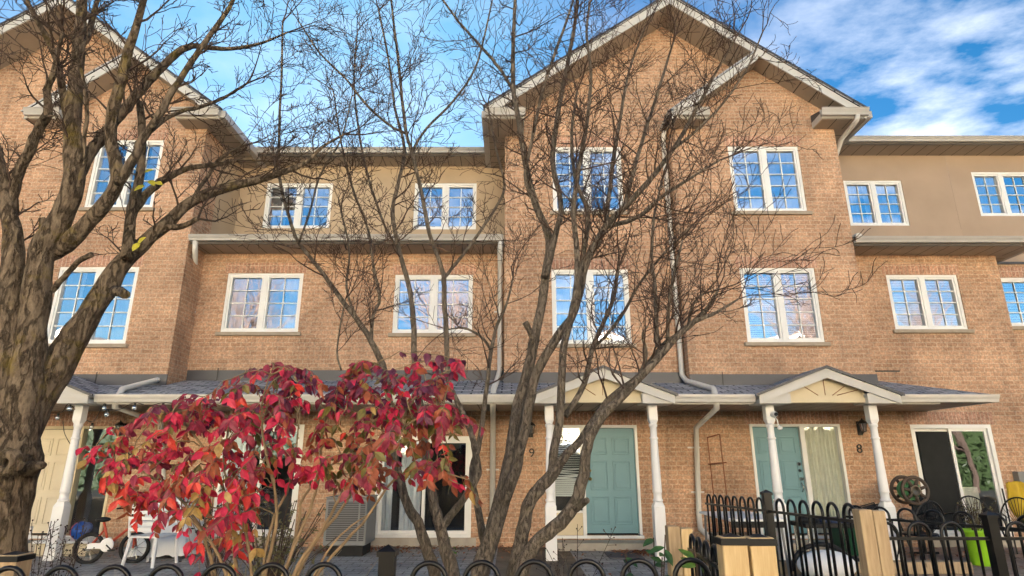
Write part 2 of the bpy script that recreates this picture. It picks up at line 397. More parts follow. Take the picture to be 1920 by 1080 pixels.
def downspout(house, pts, brackets=()):
    m = MB(); m.tube(pts, .052, 8)
    d = m.build('downspout', M['gutter_white'], house, smooth=True)
    for z, x, y in brackets:
        MB().box(x-.12, x+.12, y+.02, y+.035, z-.015, z+.015).build('bracket', M['gutter_white'], d)
    return d
# ---------------------------------------------------------------- the row of townhouses
YR, YM, YB, YS, YF = 11.8, 11.45, 11.15, 12.9, 10.75
DX = -13.15
G = 'brick townhouses of the row'
t11 = root('townhouse', (-13.2, YM, 0), 'sliver of brick townhouse behind the big trunk at the left edge', 'townhouse', G)
t10 = root('townhouse', (-6.4, YR, 0), 'brick townhouse numbered 10 with cream door and string lights', 'townhouse', G)
t9 = root('townhouse', (0, YR, 0), 'brick townhouse numbered 9 with teal door behind the grey tree stems', 'townhouse', G)
t8 = root('townhouse', (6.75, YR, 0), 'brick townhouse numbered 8 with teal door and security camera on its porch', 'townhouse', G)
t7 = root('townhouse', (12, 12.2, 0), 'last set-back townhouse at the right edge beyond number 8', 'townhouse', G)
def hp(u0, u1, v0, v1, Y):
    vm = (v0+v1)/2; return XX(u0, vm, Y), XX(u1, vm, Y), ZZ(v1, Y), ZZ(v0, Y)
def zroof(y): return 2.57+(y-10.1)*.265
AX, AZ = 3.4, 11.2
zl = lambda x: AZ-.705*(AX-x)
zr = lambda x: AZ-.747*(x-AX)
zs = lambda x: 8.36+.752*(x-3.25)
def gable_left(h, dx, holes, lower=True):
    m = MB(); a, b = -.15+dx, 3.3+dx
    wall(m, a, b, 2.5, 8.2, YM, holes)
    m.add([(a,YM,8.2),(b,YM,8.2),(b,YM,zl(3.3)-.17),(a,YM,zl(-.15)-.17)], [(0,1,2,3)])
    m.quad((a,YM,2.5),(a,YM,8.4),(a,YS+.2,8.4),(a,YS+.2,2.5))
    m.build('gable_wall', M['brick'], h)
    e = -.55
    MB().prism([(e+dx,zl(e)),(AX+dx,zl(AX)),(AX+dx,zl(AX)+.05),(e-.04+dx,zl(e)+.02)], YF-.06, 22).build('roof', M['shingle'], h)
    MB().prism([(e+dx,zl(e)-.2),(AX+dx,zl(AX)-.2),(AX+dx,zl(AX)-.004),(e+dx,zl(e)-.004)], YF-.03, YF).build('rake_board', M['fascia'], h)
    MB().prism([(e+dx,zl(e)-.19),(AX+dx,zl(AX)-.19),(AX+dx,zl(AX)-.15),(e+dx,zl(e)-.15)], YF+.003, YM+.1).build('soffit', M['soffit'], h)
    MB().prism([(e-.03+dx,zl(e)+.0),(AX+dx,zl(AX)+.012),(AX+dx,zl(AX)+.054),(e-.06+dx,zl(e)+.03)], YF-.075, YF-.062).build('drip_edge', M['flash'], h)
    eave_return(h, -.5+dx, .25+dx, YM)
    MB().box(-.5+dx, -.155+dx, YM-.65, YS+.3, 8.195, 8.215).build('side_soffit', M['soffit_y'], h)
    MB().box(-.62+dx, -.505+dx, YF-.03, YS+.3, 8.2, 8.35).build('side_gutter', M['gutter'], h)
def eave_return(h, a, b, yw):
    m = MB(); m.box(a, b, YF-.02, yw-.002, 8.2, 8.33); r = m.build('eave_return', M['fascia'], h)
    MB().box(a+.02, b-.02, YF+.02, yw-.004, 8.185, 8.199).build('return_soffit', M['soffit'], r)
    g = MB(); gutter(g, a-.04, b+.02, YF-.14, 8.22, 8.37); g.build('return_gutter', M['gutter'], r)
    MB().prismx([(YF-.03,8.372),(yw-.003,8.5),(yw-.003,8.332),(YF-.02,8.332)], a, b).build('return_flashing', M['flash'], r)
def gable_right(h, dx, holes):
    a, b = 3.3+dx, 6.75+dx; m = MB()
    wall(m, a, b, 2.5, 8.2, YB, holes)
    xs = [3.3, 5.2, 6.75]
    m.add([(a,YB,8.2),(b,YB,8.2)]+[(x+dx,YB,min(zs(x), zr(x))-.17) for x in reversed(xs)], [(0,1,2,3,4)])
    m.quad((a,YB,2.5),(a,YB,8.3),(a,YM,8.3),(a,YM,2.5))
    m.quad((b,YB,2.5),(b,YR+.1,2.5),(b,YR+.1,8.5),(b,YB,8.5))
    m.build('bay_wall', M['brick'], h)
    MB().quad((b,YR+.1,2.5),(b,YS+.2,2.5),(b,YS+.2,8.5),(b,YR+.1,8.5)).build('side_stucco', M['stucco'], h)
    MB().add([(3.3+dx,YM,8.0),(6.7+dx,YM,8.0),(6.7+dx,YM,zr(6.7)-.17),(3.4+dx,YM,zr(3.4)-.17),(3.3+dx,YM,zl(3.3)-.17)], [(0,1,2,3,4)]).build('gable_wall', M['brick'], h)
    e = 7.2
    MB().prism([(AX+dx,AZ),(e+dx,zr(e)),(e+.05+dx,zr(e)+.02),(AX+dx,AZ+.05)], YF-.06, 22).build('roof', M['shingle'], h)
    MB().prism([(AX+dx,AZ-.2),(e+dx,zr(e)-.2),(e+dx,zr(e)-.004),(AX+dx,AZ-.004)], YF-.03, YF).build('rake_board', M['fascia'], h)
    MB().prism([(AX+dx,AZ-.19),(e+dx,zr(e)-.19),(e+dx,zr(e)-.15),(AX+dx,AZ-.15)], YF+.003, YM+.1).build('soffit', M['soffit'], h)
    MB().prism([(3.2+dx,zs(3.2)),(5.13+dx,zs(5.13)),(5.13+dx,zs(5.13)+.045),(3.16+dx,zs(3.2)+.015)], YF-.06, YM+.2).build('bay_roof', M['shingle'], h)
    MB().prism([(3.25+dx,zs(3.25)-.2),(5.14+dx,zs(5.14)-.2),(5.2+dx,zs(5.2)-.01),(3.25+dx,zs(3.25)-.004)], YF-.034, YF-.004).build('bay_rake_board', M['fascia'], h)
    MB().prism([(3.25+dx,zs(3.25)-.18),(5.2+dx,zs(5.2)-.18),(5.2+dx,zs(5.2)-.14),(3.25+dx,zs(3.25)-.14)], YF+.003, YB+.1).build('bay_soffit', M['soffit'], h)
    MB().prism([(AX+.002+dx,AZ+.012),(e+.03+dx,zr(e)),(e+.06+dx,zr(e)+.03),(AX+.002+dx,AZ+.054)], YF-.075, YF-.062).build('drip_edge', M['flash'], h)
    eave_return(h, 3.32+dx, 3.98+dx, YB)
    eave_return(h, 6.3+dx, 7.2+dx, YB)
    MB().box(6.76+dx, 7.2+dx, YB, YS+.3, 8.195, 8.215).build('side_soffit', M['soffit_y'], h)
    MB().box(7.205+dx, 7.32+dx, YF-.03, YS+.3, 8.2, 8.35).build('side_gutter', M['gutter'], h)
def mid_eave(h, a, b, yg, zb, yw, endcap=0):
    g = MB(); gutter(g, a, b, yg, zb+.025, zb+.14); g.build('gutter', M['gutter'], h)
    MB().box(a, b, yg+.117, yg+.14, zb-.02, zb+.13).build('fascia', M['trim'], h)
    MB().box(a, b, yg+.142, yw+.02, zb-.008, zb+.012).build('soffit', M['soffit'], h)
def recess(h, a, b, holes2, holes3, st, z3, a3=None, b3=None):
    m = MB(); wall(m, a, b, 2.5, 5.7, YR, holes2); m.build('upper_wall', M['brick'], h)
    m = MB(); wall(m, a3 or a, b3 or b, 5.6, z3+.05, YS, holes3, .1); m.build('stucco_wall', M[st], h)
# windows: holes measured on the facade planes
W = dict(
 w1=hp(96,248,500,645,YB), w2=hp(170,297,262,390,YB), w3=hp(420,564,512,623,YR), w4=hp(738,886,515,625,YR),
 w5=hp(496,621,343,428,YS), w6=hp(776,893,343,430,YS), w7=hp(1036,1167,275,397,YM), w8=hp(1035,1181,505,645,YM),
 w9=hp(1371,1505,274,397,YB), w10=hp(1394,1537,502,642,YB), w11=hp(1670,1805,515,618,YR), w12=hp(1588,1698,338,423,YS),
 w13=hp(1830,1940,322,405,YS), w14=hp(1882,2010,520,612,12.2))
window(t10, *W['w1'], YB, 5, curtain=5); window(t10, *W['w2'], YB, 5, curtain=1)
window(t10, *W['w3'], YR, 4, curtain=1); window(t9, *W['w4'], YR, 4, curtain=0)
window(t10, *W['w5'], YS, 4, sill=False, lintel=False, curtain=5); window(t9, *W['w6'], YS, 4, sill=False, lintel=False, curtain=1)
window(t9, *W['w7'], YM, 5, curtain=1); window(t9, *W['w8'], YM, 5, curtain=4)
window(t8, *W['w9'], YB, 5, curtain=2); window(t8, *W['w10'], YB, 5, curtain=3)
window(t8, *W['w11'], YR, 4, curtain=3); window(t8, *W['w12'], YS, 4, sill=False, lintel=False, curtain=5)
window(t7, *W['w13'], YS, 4, sill=False, lintel=False, curtain=4); window(t7, *W['w14'], 12.2, 4, curtain=3)
gable_left(t9, 0, [W['w7'], W['w8']]); gable_right(t8, 0, [W['w9'], W['w10']])
gable_left(t11, DX, []); gable_right(t10, DX, [W['w1'], W['w2']])
XB10 = 6.75+DX; XJ = -3.25
Z3L, Z3R = 8.25, 8.54
recess(t10, XB10, XJ, [W['w3']], [W['w5']], 'stucco', Z3L); recess(t9, XJ, -.15, [W['w4']], [W['w6']], 'stucco', Z3L)
recess(t8, 6.75, 10.05, [W['w11']], [W['w12']], 'stucco_grey', Z3R, 6.75, 10.35)
for h, a, b in ((t10, XB10+.02, XJ-.002), (t9, XJ+.002, -.17)):
    mid_eave(h, a, b, 11.06, 5.66, YR); mid_eave(h, a, b, 12.24, Z3L, YS)
    MB().prismx([(11.12,5.81),(YS-.01,6.25),(YS-.01,6.2),(11.12,5.77)], a, b).build('eave_roof', M['shingle'], h)
    MB().prismx([(12.25,Z3L+.14),(18,Z3L+2.2),(18,Z3L+2.1),(12.25,Z3L+.1)], a, b).build('top_roof', M['shingle'], h)
mid_eave(t8, 6.78, 10.42, 11.06, 5.62, YR); mid_eave(t8, 7.3, 10.35, 12.24, Z3R, YS); mid_eave(t7, 10.354, 16, 12.24, Z3R, YS)
MB().box(10.052, 10.42, YR+.022, 12.25, 5.612, 5.632).build('side_soffit', M['soffit_y'], t8)
MB().box(10.425, 10.53, 11.07, 12.25, 5.62, 5.76).build('side_gutter', M['gutter'], t8)
MB().prismx([(11.12,5.77),(YS-.01,6.2),(YS-.01,6.15),(11.12,5.73)], 6.78, 10.42).build('eave_roof', M['shingle'], t8)
for h, a, b in ((t8, 7.3, 10.35), (t7, 10.352, 16)):
    MB().prismx([(12.25,Z3R+.14),(18,Z3R+2.2),(18,Z3R+2.1),(12.25,Z3R+.1)], a, b).build('top_roof', M['shingle'], h)
# white end cap and pipe at the end of the right eave
MB().tube([(6.86,11.1,5.77),(6.86,11.35,5.8),(6.84,11.6,5.84)], .07, 10).build('vent_pipe', M['gutter_white'], t8)
# ---- number 7
m = MB(); wall(m, 10.05, 16, 0, 5.56, 12.2, [W['w14']]); m.build('upper_wall', M['brick'], t7)
m = MB(); m.quad((10.05,YR,0),(10.05,12.2,0),(10.05,12.2,5.6),(10.05,YR,5.6)); m.build('side_wall', M['brick'], t8)
m = MB(); wall(m, 10.352, 16, 5.58, Z3R+.05, YS, [W['w13']], .1); m.quad((10.06,12.2,5.56),(16,12.2,5.56),(16,YS,5.62),(10.06,YS,5.62)); m.build('stucco_wall', M['stucco_grey'], t7)
MB().box(10.06, 16, 12.16, 12.25, 5.555, 5.6).build('flashing', M['flash'], t7)
# ---- ground floor
D9 = (XX(1098,900,YR), XX(1191,900,YR)); ZD = .2
d9hole = (XX(1036,900,YR), XX(1199,900,YR), ZD, ZZ(797,YR))
d8hole = (XX(1412,870,YR), XX(1584,870,YR), ZD, ZZ(795,YR))
d10hole = (d8hole[0]+DX-.62, d8hole[1]+DX-.62, ZD, ZZ(799,YR))
s8 = (XX(1719,870,YR), XX(1872,870,YR), .18, ZZ(796,YR))
s9 = (XX(703,930,YR), XX(884,930,YR), .16, ZZ(818,YR))
s10 = (s8[0]+DX, s8[1]+DX, .18, s8[3])
m = MB(); wall(m, -13.2, XJ, 0, 2.5, YR, [d10hole, s10]); m.build('ground_wall', M['brick'], t10)
m = MB(); wall(m, XJ, 3.28, 0, 2.5, YR, [d9hole, s9]); m.build('ground_wall', M['brick'], t9)
m = MB(); wall(m, 3.28, 10.05, 0, 2.5, YR, [d8hole, s8]); m.build('ground_wall', M['brick'], t8)
for h, q in ((t9, d9hole), (t8, d8hole), (t10, d10hole), (t8, s8), (t9, s9), (t10, s10)):
    MB().box(q[0]-.08, q[1]+.08, YR-.004, YR+.02, q[3]+.003, min(q[3]+.235, 2.44)).build('lintel', M['soldier'], h)
# brick returns: thin expansion pier beside number 9's downspout
for h, q in ((t9, s9), (t10, s10), (t8, s8)):
    MB().box(q[0]-.08, q[1]+.1, YR-.03, YR+.1, 0, q[2]-.004).build('sill_base', M['concrete'], h)
def slider(h, q, side, curtain):
    x0, x1, z0, z1 = q; f = .07; ya = YR+.0; m = MB()
    m.box(x0, x0+f, ya-.01, ya+.13, z0, z1); m.box(x1-f, x1, ya-.01, ya+.13, z0, z1); m.box(x0+f, x1-f, ya-.01, ya+.13, z1-f, z1); m.box(x0+f, x1-f, ya-.02, ya+.13, z0, z0+.06)
    w = m.build('patio_door', M['vinyl'], h); xm = (x0+x1)/2
    for a, b, y in ((x0+f, xm+.03, .075), (xm-.03, x1-f, .03)):
        m = MB(); s = .055
        m.box(a, a+s, ya+y, ya+y+.035, z0+.06, z1-f); m.box(b-s, b, ya+y, ya+y+.035, z0+.06, z1-f); m.box(a+s, b-s, ya+y, ya+y+.035, z1-f-s, z1-f); m.box(a+s, b-s, ya+y, ya+y+.035, z0+.06, z0+.06+s)
        m.build('sash', M['vinyl'], w)
        p = MB(); p.quad((a+s,ya+y+.018,z0+.06+s),(b-s,ya+y+.018,z0+.06+s),(b-s,ya+y+.018,z1-f-s),(a+s,ya+y+.018,z1-f-s)); p.build('pane', M['glass_low'], w)
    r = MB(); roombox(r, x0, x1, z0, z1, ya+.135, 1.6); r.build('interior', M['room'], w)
    if curtain:
        for a, b in curtain: c = MB(); drape(c, x0+f+(x1-x0)*a, x0+f+(x1-x0)*b, z0+.08, z1-.1, ya+.22, .03, .09); c.build('curtain', M['curtain'], w)
    return w
slider(t9, s9, 0, [(.0,.12),(.2,.42)]); slider(t10, s10, 0, [(0,.3)]); w8_ = slider(t8, s8, 0, [])
MB().box(s8[0]+.14, (s8[0]+s8[1])/2-.04, YR+.04, YR+.046, s8[2]+.13, s8[3]-.13).build('insect_screen', M['screen'], w8_)
# a pale half curtain and a low cabinet behind the right pane of number 8
MB().box(s8[0]+.85, s8[1]-.12, YR+.5, YR+.56, .25, 1.02).build('half_curtain', M['curtain_lace'], w8_)
def entrance(h, q, door_left, mat, side):
    """door + sidelight in one frame; side = 'L' sidelight left / 'R' right"""
    x0, x1, z0, z1 = q; f = .05; ya = YR
    if side == 'L': ds, de = D9[0], x1-f; a, b = x0+f, ds-.07
    else: ds, de = x0+f, x0+f+.90; a, b = de+.09, x1-f
    m = MB()
    m.box(x0, x0+f, ya-.025, ya+.12, z0, z1); m.box(x1-f, x1, ya-.025, ya+.12, z0, z1); m.box(x0+f, x1-f, ya-.025, ya+.12, z1-f, z1)
    if side == 'L': m.box(b, ds-.004, ya-.02, ya+.12, z0, z1-f)
    else: m.box(de+.004, a, ya-.02, ya+.12, z0, z1-f)
    fr = m.build('door_frame', M['vinyl'] if mat != 'cream_door' else M['cream'], h)
    panel_door(h, ds, de, z0+.03, z1-f-.01, ya, mat, (ds+.09) if side == 'L' else de-.07, side == 'R')
    MB().box(x0-.02, x1+.02, ya-.06, ya+.12, z0-.05, z0-.002).build('threshold', M['white'], h)
    lo = z0+.42 if side == 'L' else z0+.03
    if side == 'L': MB().box(a, b, ya+.02, ya+.06, z0, lo-.04).build('kick_panel', M['cream'], fr); MB().box(a, b, ya-.01, ya+.1, lo-.035, lo).build('side_sill', M['vinyl'], fr)
    MB().quad((a,ya+.05,lo),(b,ya+.05,lo),(b,ya+.05,z1-f),(a,ya+.05,z1-f)).build('sidelight', M['glass_low'], fr)
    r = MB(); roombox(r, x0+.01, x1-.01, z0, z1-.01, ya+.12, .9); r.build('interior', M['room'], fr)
    return fr, a, b, lo, z1-f
fr, a, b, lo, hi = entrance(t9, d9hole, False, 'teal', 'L')
m = MB(); z = lo+.25; k = 0
while z < hi-.02:
    t = .004 if z > 1.35 else (.022 if z < 1.2 else .012); dz = .02*math.sin(k*1.7) if 1.15 < z < 1.35 else 0
    m.quad((a+.01,ya_ := YR+.085,z+dz),(b-.01,ya_,z-dz),(b-.01,ya_+.012,z+t+.006-dz),(a+.01,ya_+.012,z+t+.006+dz)); z += .033; k += 1
m.build('blind', M['blind'], fr)
fr, a, b, lo, hi = entrance(t8, d8hole, True, 'teal', 'R')
c = MB(); drape(c, a+.01, b-.01, lo, hi, YR+.1, .02, .07); c.build('curtain', M['curtain_lace'], fr)
fr, a, b, lo, hi = entrance(t10, d10hole, True, 'cream_door', 'R')
# steps
MB().box(d9hole[0]-.12, d9hole[1]+.3, YR-.55, YR-.035, 0, .13).build('doorstep', M['concrete'], t9, bevel=.012)
MB().box(d8hole[0]-.1, d8hole[1]+.1, YR-.55, YR-.035, 0, .13).build('doorstep', M['concrete'], t8, bevel=.012)
MB().box(d10hole[0]-.1, d10hole[1]+.1, YR-.55, YR-.035, 0, .13).build('doorstep', M['concrete'], t10, bevel=.012)
# porch roof
def porch(h, a, b, fl, gap):
    MB().prismx([(10.04,zroof(10.04)),(10.06,zroof(10.04)-.03),(YR-.003,zroof(YR)-.03),(YR-.003,zroof(YR))], a, b).build('porch_roof', M['shingle'], h)
    for p, q in ((a, gap-1.17), (gap+1.17, b)):
        g = MB(); gutter(g, p, q, 9.97, 2.43, 2.55); g.build('porch_gutter', M['gutter_white'], h)
        MB().box(p, q, 10.088, 10.11, 2.40, 2.54).build('porch_fascia', M['gutter'], h)
    MB().box(a, b, 10.112, YR-.004, 2.43, 2.445).build('porch_soffit', M['soffit'], h)
    for x0, x1, yw in fl:
        MB().box(x0, x1, yw-.018, yw-.002, zroof(yw)-.02, zroof(yw)+.2).build('flashing', M['flash'], h)
        x = x0+.6
        while x < x1-.1:
            MB().box(x, x+.012, yw-.03, yw-.019, zroof(yw)-.02, zroof(yw)+.24).build('flashing_seam', M['black'], h); x += 1.55
porch(t10, -13.2, XJ-.002, [(-9.85, XB10+.015, YB), (XB10+.02, XJ, YR)], 5.1+DX)
porch(t9, XJ+.002, 3.279, [(XJ, -.16, YR), (-.165, 3.28, YM)], 1.5)
porch(t8, 3.281, 7.1, [(3.29, 6.765, YB), (6.77, 7.0, YR)], 5.18)
m = MB(); zr_, ze = zroof(YR), zroof(10.04)
m.add([(7.1,10.04,ze),(7.98,10.04,ze),(7.1,YR,zr_),(7.98,YR,ze)], [(0,1,2),(1,3,2)])
m.build('hip_roof', M['shingle'], t8)
g = MB(); gutter(g, 7.1, 8.02, 9.97, 2.43, 2.55); g.box(7.98, 8.02, 10.09, YR-.005, 2.43, 2.55); g.build('hip_gutter', M['gutter_white'], t8)
MB().box(7.1, 7.975, 10.112, YR-.004, 2.43, 2.445).build('hip_soffit', M['soffit_y'], t8)
MB().box(7.02, 7.62, YR-.02, YR-.002, 3.19, 3.215).build('flashing_strip', M['black'], t8)
def pgable(h, xa, hw=1.15, az=2.97, ez=2.53):
    y0 = 9.88; sl = (az-ez)/hw; T = lambda d: az-sl*abs(d)
    for s in (-1, 1):
        q = [(xa, T(0)), (xa+s*(hw+.04), T(hw+.04)), (xa+s*(hw+.04), T(hw+.04)+.035), (xa, T(0)+.04)]
        MB().prism(q if s > 0 else q[::-1], y0-.03, YR-.4).build('gable_roof', M['shingle'], h)
        q = [(xa+s*.001, T(0)), (xa+s*(hw+.05), T(hw+.05)), (xa+s*(hw+.05), T(hw+.05)+.04), (xa+s*.001, T(0)+.043)]
        MB().prism(q if s > 0 else q[::-1], y0-.04, y0-.031).build('drip_edge', M['flash'], h)
        q = [(xa, T(0)-.16), (xa+s*hw, T(hw)-.14), (xa+s*hw, T(hw)-.003), (xa, T(0)-.003)]
        MB().prism(q if s > 0 else q[::-1], y0, y0+.03).build('rake_board', M['fascia'], h)
        q = [(xa, T(0)-.06), (xa+s*hw, T(hw)-.06), (xa+s*hw, T(hw)-.035), (xa, T(0)-.03)]
        MB().prism(q if s > 0 else q[::-1], y0+.032, 10.04).build('gable_soffit', M['soffit_y'], h)
        x1, x0 = sorted((xa+s*hw, xa+s*(hw-.52)))[::-1]
        MB().box(x0, x1, y0+.033, 10.36, T(hw)-.13, T(hw)+.03).build('gable_return', M['fascia'], h)
    p = MB(); p.add([(xa-hw+.5,10.03,ez-.05),(xa+hw-.5,10.03,ez-.05),(xa+hw-.5,10.03,T(hw-.5)-.05),(xa,10.03,T(0)-.05),(xa-hw+.5,10.03,T(hw-.5)-.05)], [(0,1,2,3,4)])
    t = p.build('pediment', M['cream'], h)
    k = MB()
    for dx, dz in ((-.34, .16), (0, .30), (.34, .16), (.55, .1)):
        k.tube([(xa+dx*.35, 10.026, ez+.01), (xa+dx, 10.026, ez+dz)], .006, 4)
    k.build('pediment_groove', M['copper'], t)
    MB().box(xa-hw+.5, xa+hw-.5, 10.0, 10.2, ez-.11, ez-.03).build('porch_beam', M['cream'], h)
pgable(t9, 1.5); pgable(t8, 5.18); pgable(t10, 5.1+DX)
post(t9, .62, 10.25, 2.41); post(t9, 2.35, 10.25, 2.41); post(t8, 4.30, 10.25, 2.41); post(t8, 6.02, 10.25, 2.41)
post(t10, 6.0+DX-.08, 10.25, 2.41); post(t10, 4.2+DX-.08, 10.25, 2.41)
lamp(t9, XX(995,808,YR), YR, ZZ(806,YR)); lamp(t8, XX(1611,802,YR), YR, ZZ(802,YR)); lamp(t10, XX(231,808,YR), YR, ZZ(806,YR))
number(t9, '9', XX(997,850,YR), YR, ZZ(850,YR), .23); number(t8, '8', XX(1611,842,YR), YR, ZZ(842,YR), .23); number(t10, '10', XX(240,846,YR), YR, ZZ(846,YR), .23)
# downspouts
def gz(y): return zroof(y)+.06
downspout(t9, [(3.22,11.25,8.2),(3.22,11.38,8.08),(3.22,11.38,gz(11.38)+.1),(3.27,11.3,gz(11.3)),(XX(1338,734,10.25),10.25,gz(10.25)),(XX(1343,744,10.1),10.1,2.5),(XX(1343,760,10.15),10.15,2.34),(XX(1305,800,11.72),11.72,ZZ(802,11.72)),(XX(1310,960,11.72),11.72,.55),(XX(1310,960,11.72),11.7,.32),(XX(1345,1015,11.3),11.3,.1)],
          [(z, 3.22, 11.4) for z in (4.2, 5.6, 7.0)]+[(z, XX(1308,900,11.72), YR-.05) for z in (1.75, .95)])
downspout(t10, [(3.22+DX,11.25,8.2),(3.22+DX,11.38,8.08),(3.22+DX,11.38,gz(11.38))], [(5.6, 3.22+DX, 11.4)])
xd = XX(366,470,11.2); xw = XX(341,660,11.72)
downspout(t10, [(xd,11.15,5.7),(xd,11.2,5.5),(XX(368,487,11.7),11.7,5.3),(xw,11.7,3.3),(xw-.02,11.65,gz(11.65)+.06),(XX(228,740,10.25),10.25,gz(10.25)),(XX(219,746,10.1),10.1,2.5),(XX(216,762,10.15),10.15,2.36),(XX(300,797,11.7),11.7,2.2),(XX(305,900,11.7),11.7,1.2),(XX(305,900,11.7),11.7,.1)], [(4.4, xw, YR-.05)])
downspout(t9, [(-.22,11.12,5.7),(-.24,11.2,5.5),(-.24,11.68,5.3),(-.24,11.68,3.2),(-.28,11.5,gz(11.5)),(-.31,10.2,gz(10.2)),(-.32,10.15,2.4),(-.36,11.7,2.3),(-.36,11.7,.1)], [(4.4, -.24, YR-.05), (.5, -.36, YR-.05), (1.35, -.36, YR-.05)])
downspout(t8, [P(1608,215,10.68),P(1606,226,10.72),P(1600,234,10.85),P(1577,262,11.3),(6.84,11.5,7.6),(6.84,11.5,6.0)])
downspout(t10, [(XX(437,335,12.83),12.5,8.2),(XX(437,345,12.83),12.83,ZZ(345,12.83)),(XX(437,345,12.83),12.83,6.3)])
MB().box(XX(1898,890,YR), XX(1930,890,YR), YR-.14, YR-.003, ZZ(905,YR), ZZ(884,YR)).build('meter_box', M['acbox'], t8, bevel=.01)
MB().box(XX(906,995,YR), XX(922,995,YR), YR-.05, YR-.003, ZZ(992,YR), ZZ(983,YR)).build('outlet_cover', M['gutter'], t9, bevel=.01)

for h, a, b in ((t11, -20, -9.85), (t10, -9.848, XJ), (t9, XJ+.002, 3.3), (t8, 3.302, 10.35), (t7, 10.352, 16)):
    MB().box(a, b, 18.2, 18.4, 0, 8.9).build('rear_wall', M['brick'], h)
for h, dx in ((t9, 0), (t11, DX)):
    MB().prism([(-.15+dx,8.9),(AX+dx,8.9),(AX+dx,AZ-.02),(-.15+dx,zl(-.15)-.02)], 18.2, 18.4).build('rear_gable', M['brick'], h)
for h, dx in ((t8, 0), (t10, DX)):
    MB().prism([(AX+dx,8.9),(6.75+dx,8.9),(6.75+dx,zr(6.75)-.02),(AX+dx,AZ-.02)], 18.2, 18.4).build('rear_gable', M['brick'], h)
MB().box(-24, -9.85, 17, 18.2, 0, 9).build('far_wall', M['brick'], t11)
# ---------------------------------------------------------------- bare trees: limbs surveyed, twigs grown
def smooth(pts, rad, sub=4, wob=0, rg=None):
    n = len(pts); op, orr = [], []
    for i in range(n-1):
        p0, p1, p2, p3 = pts[max(i-1,0)], pts[i], pts[i+1], pts[min(i+2,n-1)]
        for k in range(sub):
            t = k/sub; t2, t3 = t*t, t*t*t
            q = .5*((2*p1)+(p2-p0)*t+(2*p0-5*p1+4*p2-p3)*t2+(3*p1-p0-3*p2+p3)*t3)
            r = rad[i]+(rad[i+1]-rad[i])*t
            if wob and (i or k): q = q+Vector((rg.uniform(-1,1), rg.uniform(-1,1), rg.uniform(-1,1)))*wob*r
            op.append(q); orr.append(r*(1+(rg.uniform(-.045,.045) if rg else 0)))
    op.append(pts[-1]); orr.append(rad[-1]); return op, orr
from mathutils import noise as nz_
class Tree:
    def __init__(s, seed, ws=1.0): s.ws = ws; s.rg = random.Random(seed); s.tr = MB(); s.tw = MB(); s.limbs = []
    def limb(s, px, Y0, Y1=None, sides=10, grow=True, wob=.25, start=0.0, rough=True):
        """px: (u, v, width) survey marks; depth runs from Y0 to Y1"""
        Y1 = Y0 if Y1 is None else Y1; n = len(px); pts = []; rad = []
        for i, (u, v, wd) in enumerate(px):
            Y = Y0+(Y1-Y0)*i/(n-1); pts.append(P(u, v, Y)); rad.append(s.ws*wd/2/F*Y/_d(v)[1])
        big = rad[0] > .05 and rough; o = len(s.tr.v)
        a, b = smooth(pts, rad, 9 if big else 4, 0 if big else wob, None if big else s.rg); s.tr.tube(a, b, 28 if big else sides)
        if big:
            for i in range(o, len(s.tr.v)):
                q = Vector(s.tr.v[i]); am = min(.018, .16*b[min((i-o)//28, len(b)-1)])
                s.tr.v[i] = q+nz_.noise_vector(q*7)*am+nz_.noise_vector(Vector((q.x*30, q.y*30, q.z*9)))*am*.45
        if grow: s.limbs.append((a, b, start))
        return a, b
    def twig(s, p, d, L, r, lev, up):
        rg = s.rg; n = 6 if lev else 4; st = L/n; pts = [p]; rad = [r]; d = d.normalized()
        for i in range(n):
            d = (d+Vector((rg.gauss(0,.17), rg.gauss(0,.17), rg.gauss(0,.15)+up)) ).normalized()
            p = p+d*st*rg.uniform(.8,1.2); pts.append(p); rad.append(max(r*(1-.8*(i+1)/n), RMIN))
        s.tw.tube(pts, rad, 5 if r > .006 else 3, cap=False)
        if lev > 0:
            sg = rg.choice((-1,1))
            for i in range(1, n+1):
                if rg.random() < .18: continue
                sg = -sg
                ax = Vector((sg*rg.uniform(.4,1), rg.gauss(0,.7), rg.gauss(.1,.5))); ax = (ax-d*ax.dot(d))
                if ax.length < .05: continue
                dd = d*rg.uniform(.6,1.0)+ax.normalized()*rg.uniform(.45,.8)
                s.twig(pts[i], dd, L*rg.uniform(.35,.7)*(1-.3*i/n), max(rad[i]*.65, RMIN), lev-1, up)
    def grow(s, step, L, lev, up=.06, thin=0.0, box=None, rfac=.42, rmax=.011):
        rg = s.rg
        for a, b, start in s.limbs:
            acc = 0; tot = sum((a[i+1]-a[i]).length for i in range(len(a)-1)); run = 0
            for i in range(len(a)-1):
                seg = (a[i+1]-a[i]).length; acc += seg; run += seg
                if run < start*tot: acc = 0; continue
                while acc > step:
                    acc -= step*rg.uniform(.7,1.3)
                    t = (a[i+1]-a[i]).normalized()
                    ax = Vector((rg.gauss(0,1), rg.gauss(0,.8), rg.gauss(.35,.8))); ax = ax-t*ax.dot(t)
                    if ax.length < .1: continue
                    d = t*rg.uniform(.25,.8)+ax.normalized()*rg.uniform(.6,1)
                    f = .55+.45*run/tot
                    s.twig(a[i], d, L*rg.uniform(.5,1.15)*f, min(b[i]*rfac, rmax), lev, up)
            t = (a[-1]-a[-2]).normalized()
            for q in range(2): s.twig(a[-1], t+Vector((rg.gauss(0,.3), rg.gauss(0,.3), rg.gauss(0,.3))), L*.9, min(b[-1]*.85, rmax), lev, up)
M['bark'] = barkmat('maple_bark', (.06,.044,.032), (.25,.195,.14), (.20,.15,.03), .75, 1.0, .55)
